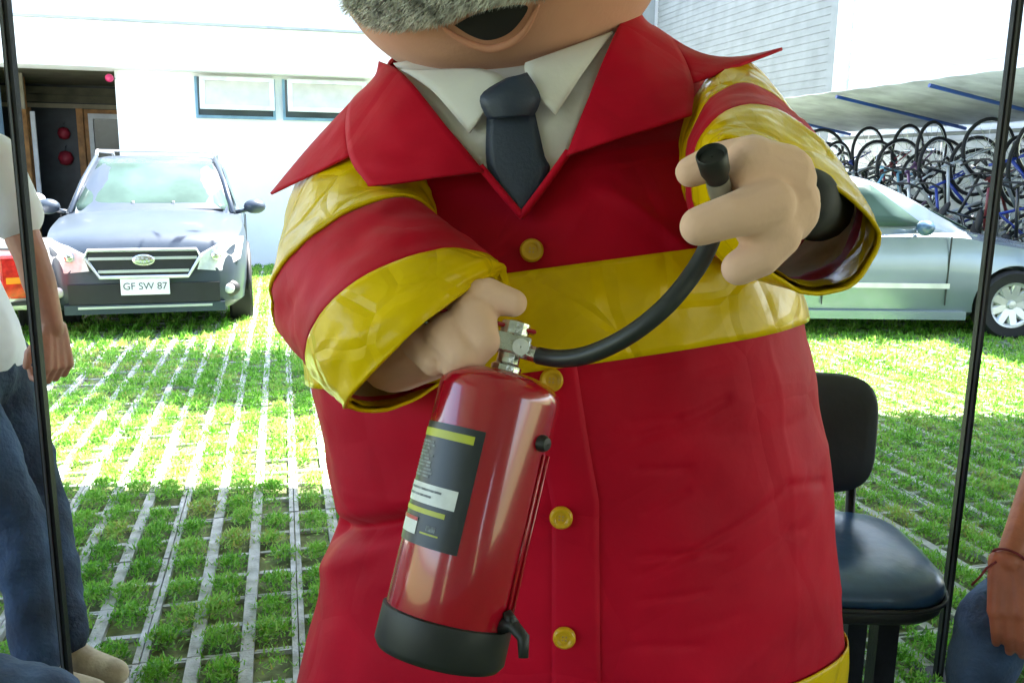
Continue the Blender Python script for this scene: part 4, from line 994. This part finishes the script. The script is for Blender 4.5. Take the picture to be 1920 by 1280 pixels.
# head: big felt head, mostly above the picture
HC = P(938, -112, 1.60); zc = proj(HC)[2]; HR = V(.292, .275, .243); HM = Matrix.Rotation(R(-9), 4, 'Y')
def hell(px, py, off=0):
    d = (ray(px, py)).normalized(); HMi = HM.inverted().to_3x3(); r_ = HR+V(off, off, off)
    o = HMi @ (CO-HC); q = HMi @ d; o = V(o.x/r_.x, o.y/r_.y, o.z/r_.z); q = V(q.x/r_.x, q.y/r_.y, q.z/r_.z)
    A, B_, C_ = q.dot(q), 2*o.dot(q), o.dot(o)-1; D = B_*B_-4*A*C_
    if D < 0: return None
    return CO+d*((-B_-math.sqrt(D))/(2*A))
b = MB(); b.ell(HC, HR, HM, 64, 40); head = b.build('head', M_face, fig, True)
b = MB(); b.capsule(HC-V(0, -.08, .30), HC-V(0, -.02, .12), .12, .14); b.build('neck', M_face, fig, True)
# mouth with lips
def blob(name, poly, off, m, parent, cx, cy, rings=6, lift=.0):
    g = []
    for k in range(rings+1):
        t = k/rings; row = []
        for x, y in poly:
            p = hell(lerp(cx, x, t), lerp(cy, y, t), off+lift*(1-t*t)); row.append(p if p else HC)
        g.append(row)
    return MB().grid(g, True).build(name, m, parent, True)
mouth = [(852, 48), (880, 66), (912, 76), (945, 68), (970, 48), (990, 14), (960, 10), (920, 18), (885, 30)]
mp = [cat([V(x, y, 0) for x, y in mouth+[mouth[0]]], i/48) for i in range(48)]
mo = blob('mouth', [(p.x, p.y) for p in mp], .002, M_blk, head, 925, 42)
lip = [(828, 50), (862, 74), (912, 92), (955, 82), (986, 56), (1010, 10)]
pts = [hell(p.x, p.y, .003) for p in [cat([V(x, y, 0) for x, y in lip], i/24) for i in range(25)]]
o = MB().tube(pts, [.002+.0045*math.sin(math.pi*i/24) for i in range(25)], 10).build('lower_lip', mat('lip_felt', (.60, .27, .18), .8), head, True)
# moustache: padded base and strands
edge = [(640, 10), (668, 28), (700, 50), (745, 56), (800, 50), (850, 38), (880, 22), (930, 10), (985, 2), (1030, -8), (1090, -24), (1120, -50)]
def eY(x): return interp(edge, x)-9
g = []
for i in range(41):
    x = lerp(655, 1110, i/40); row = []
    for k in range(9):
        t = k/8; y = lerp(eY(x)-3, eY(x)-150, t); p = hell(x, y, .004+.026*math.sin(math.pi*min(1, t*1.2+.05)*.5)) or hell(max(x, 690), y, .02) or HC; row.append(p)
    g.append(row)
mu = MB().grid(g).build('moustache', M_fur, head, True)
vs, fs = [], []
for i in range(12000):
    x = random.uniform(650, 1115); y = eY(x)-abs(random.gauss(0, 45))+2; p = hell(x, y, random.uniform(.004, .034))
    if not p: continue
    p2 = hell(x-12+random.gauss(0, 8), y+random.uniform(10, 24), random.uniform(.012, .036))
    if not p2: continue
    d = (p2-p).normalized().cross(ray(x, y).normalized()).normalized()*.0008; n = len(vs); vs += [p-d, p+d, p2]; fs.append((n, n+1, n+2))
o = put('hair_strands', vs, fs, M_fur, mu); tag(o, kind='stuff')
# rest of the head (above the picture): nose, eyes, ears, plain helmet
b = MB(); b.ell(HC+V(-.01, -.30, .0), (.06, .06, .05)); b.build('nose', M_face, head, True)
for s in (-1, 1):
    e = MB().ell(HC+V(s*.10, -.235, .09), (.035, .02, .045)).build('eye', M_eye, head, True)
    MB().ell(HC+V(s*.29, 0, .0), (.03, .05, .07)).build('ear', M_face, head, True)
m_ = MB(); m_.lathe([(.40, .0), (.41, .012), (.30, .03), (.29, .10), (.22, .20), (.10, .26), (.001, .27)], 40, Matrix.Translation(HC+V(0, .02, .13))); m_.build('helmet', M_red, head, True)
# legs and boots under the coat
for s in (-1, 1):
    b = MB(); b.tube([(XC+s*.17, YC, .62), (XC+s*.19, YC, .14)], [.15, .13], 24); b.build('trouser_leg', M_red, fig, True)
    b = MB(); b.capsule((XC+s*.19, YC+.05, .09), (XC+s*.20, YC-.16, .085), .09, .085); b.capsule((XC+s*.19, YC+.02, .2), (XC+s*.19, YC+.02, .09), .11, .10); o = b.build('boot', M_blk, fig, True); mods(o, voxel=.01, smooth=2)

# ================================================================== FIRE EXTINGUISHER
M_ext = mat('extinguisher_red', (.38, .0015, .014), .20, var=.06, vscale=5, coat=.9, spec=.5)
M_rub = mat('black_rubber', (.014, .017, .016), .5, var=.25, vscale=12)
M_lab = mat('black_label', (.018, .024, .026), .35, var=.2, vscale=10)
M_ly = mat('label_yellow', (.50, .52, .02), .4); M_lw = mat('label_white', (.72, .74, .72), .4, var=.08, vscale=60); M_lg = mat('label_grey', (.22, .25, .26), .5, var=.5, vscale=120); M_lr = mat('label_red', (.5, .02, .02), .4)
Bt, Tp = P(823, 1222, 1.005), P(940, 728, 1.11)
ax = (Tp-Bt); LEN = ax.length; ax.normalize()
RAD = 119*proj((Bt+Tp)/2)[2]/FPX
tc = (CO-(Bt+Tp)/2); tc = (tc-ax*tc.dot(ax)).normalized(); rt = ax.cross(tc)*-1
if rt.x < 0: rt = -rt
EM = Matrix((rt, -tc, ax)).transposed().to_4x4(); EM.translation = Bt
ex = bpy.data.objects.new('fire_extinguisher', None); COL.objects.link(ex); WM[ex.name] = Matrix()
b = MB(); pr = [(.001, .004), (RAD*.9, .004), (RAD*.985, .015), (RAD*.985, LEN*.5), (RAD*.985, LEN-.012)]
for i in range(9):
    a = i/8*math.pi/2; pr.append((.018+(RAD*.985-.018)*math.cos(a), LEN-.010+.033*math.sin(a)**.8))
b.lathe(pr, 64); cyl = b.build('cylinder', M_ext, ex, True, 60)
MB().lathe([(.001, -.004), (RAD*.96, -.004), (RAD*1.03, .004), (RAD*1.03, LEN*.14), (RAD*.99, LEN*.145)], 64).build('base_skirt', M_rub, ex, True, 60)
def lab(name, a0, a1, t0, t1, m, parent, lift=.0008):   # angle: 0 towards camera, negative to the left; t = fraction from the top
    n = max(2, int(abs(a1-a0)/4)); g = []
    for z in (LEN*(1-t1), LEN*(1-t0)):
        g.append([((RAD*.985+lift)*math.sin(R(lerp(a0, a1, i/n))), -(RAD*.985+lift)*math.cos(R(lerp(a0, a1, i/n))), z) for i in range(n+1)])
    return MB().grid(g).build(name, m, parent, True)
lb = lab('label', -100, -4, .18, .62, M_lab, ex)
lab('yellow_heading', -88, -12, .205, .235, M_ly, lb, .0014)
for i in range(11):
    y0 = .252+i*.0125; lab('text_line', -92, -92+random.uniform(30, 50), y0, y0+.007, M_lg, lb, .0014)
lab('white_strip', -98, -15, .405, .475, M_lw, lb, .0014)
for i in range(2): lab('text_line', -88, -30-10*i, .422+i*.022, .430+i*.022, M_lg, lb, .0020)
lab('yellow_heading', -98, -22, .492, .510, M_ly, lb, .0014)
wb = lab('white_box', -82, -50, .528, .588, M_lw, lb, .0014); lab('red_heading', -82, -50, .528, .541, M_lr, lb, .0020)
lab('grey_mark', -38, -28, .545, .565, M_lg, lb, .0014); lab('green_line', -44, -24, .572, .578, M_ly, lb, .0014)
a = R(52); kp = V(math.sin(a)*RAD, -math.cos(a)*RAD, LEN*.83)
M = Matrix.Translation(kp) @ V(math.sin(a), -math.cos(a), 0).to_track_quat('Z', 'Y').to_matrix().to_4x4()
MB().lathe([(.001, .010), (.008, .009), (.0105, .004), (.0105, -.002)], 20, M).build('black_stud', M_rub, ex, True, 50)
for a_ in (60, 72):
    a = R(a_); MB().tube([V(math.sin(a)*RAD*1.0, -math.cos(a)*RAD*1.0, z) for z in (LEN*.79, LEN*.16)], .0022, 6).build('hose_groove', M_ext, ex, True)
a = R(58); q0 = V(math.sin(a)*RAD, -math.cos(a)*RAD, LEN*.13); od = V(math.sin(a), -math.cos(a), 0)
b = MB(); b.tube([q0-od*.004+V(0, 0, .012), q0+od*.012+V(0, 0, .018), q0+od*.030+V(0, 0, .008), q0+od*.036+V(0, 0, -.014)], [.011, .009, .008, .006], 10); b.tube([q0+V(0, 0, .03), q0+od*.012+V(0, 0, .018)], [.006, .009], 10); b.build('hose_clip', M_rub, ex, True)
# valve, handles
M_val = mat('valve_metal', (.62, .64, .62), .22, metal=1, var=.25, vscale=40, bump=.3, bscale=60)
zt = LEN+.022
b = MB(); b.lathe([(.001, zt-.01), (.020, zt-.01), (.020, zt+.008), (.015, zt+.012), (.015, zt+.045), (.019, zt+.050), (.019, zt+.066), (.006, zt+.07), (.001, zt+.07)], 12); vlv = b.build('valve', M_val, ex, False)
b = MB(); b.box((-.022, -.018, zt+.024), (.024, .012, zt+.050)); b.tube([(.0, -.006, zt+.032), (.040, -.010, zt+.030)], .011, 6); o = b.build('outlet', M_val, vlv); mods(o, bevel=.003)
b = MB(); b.lathe([(.001, .0), (.010, .0), (.011, .006), (.001, .008)], 16, Matrix.Translation((.012, -.019, zt+.034)) @ Matrix.Rotation(R(90), 4, 'X')); b.build('gauge', M_lw, vlv, True, 50)
for z0, z1, nm in ((zt+.056, zt+.095, 'lever'), (zt+.036, zt+.042, 'carry_handle')):
    b = MB()
    M = Matrix.Translation((0, 0, z0))
    b.box((-.13, -.012, z0), (.028, .012, z0+.006)); o = b.build(nm, M_val if nm == 'carry_handle' else M_ext, ex); mods(o, bevel=.003)
ex.matrix_world = EM
tag(ex, 'dark red fire extinguisher with black label and black base held by the costumed figure', 'extinguisher')
# hose and nozzle in world space -> children of the extinguisher
bpy.context.view_layer.update()
WM[ex.name] = ex.matrix_world.copy()
out0 = EM @ V(.038, -.010, zt+.030)
pts = [out0, P(1045, 672, 1.09), P(1090, 668, 1.07), P(1140, 650, 1.05), P(1195, 618, 1.035), P(1250, 572, 1.03), P(1295, 518, 1.035), P(1325, 468, 1.04), P(1345, 410, 1.045), P(1352, 360, 1.03)]
hose = MB().tube([cat(pts, i/50) for i in range(51)], .0115, 14).build('hose', mat('hose_rubber', (.020, .024, .025), .42, var=.2, vscale=30), ex, True)
n0, n1 = P(1352, 365, 1.025), P(1334, 290, .985); d = (n1-n0).normalized()
NM = Matrix.Translation(n0) @ d.to_track_quat('Z', 'Y').to_matrix().to_4x4(); nl = (n1-n0).length
b = MB(); b.lathe([(.010, -.02), (.0125, 0), (.0125, nl*.45), (.0165, nl*.62), (.0175, nl), (.0160, nl+.002), (.0135, nl-.004), (.001, nl-.003)], 28, NM); nz = b.build('nozzle', M_rub, hose, True, 40)
b = MB(); b.lathe([(.0131, nl*.02), (.0135, nl*.05), (.0135, nl*.38), (.0131, nl*.41)], 28, NM); b.build('nozzle_sleeve', mat('grey_sleeve', (.30, .31, .26), .35, metal=.4), nz, True)
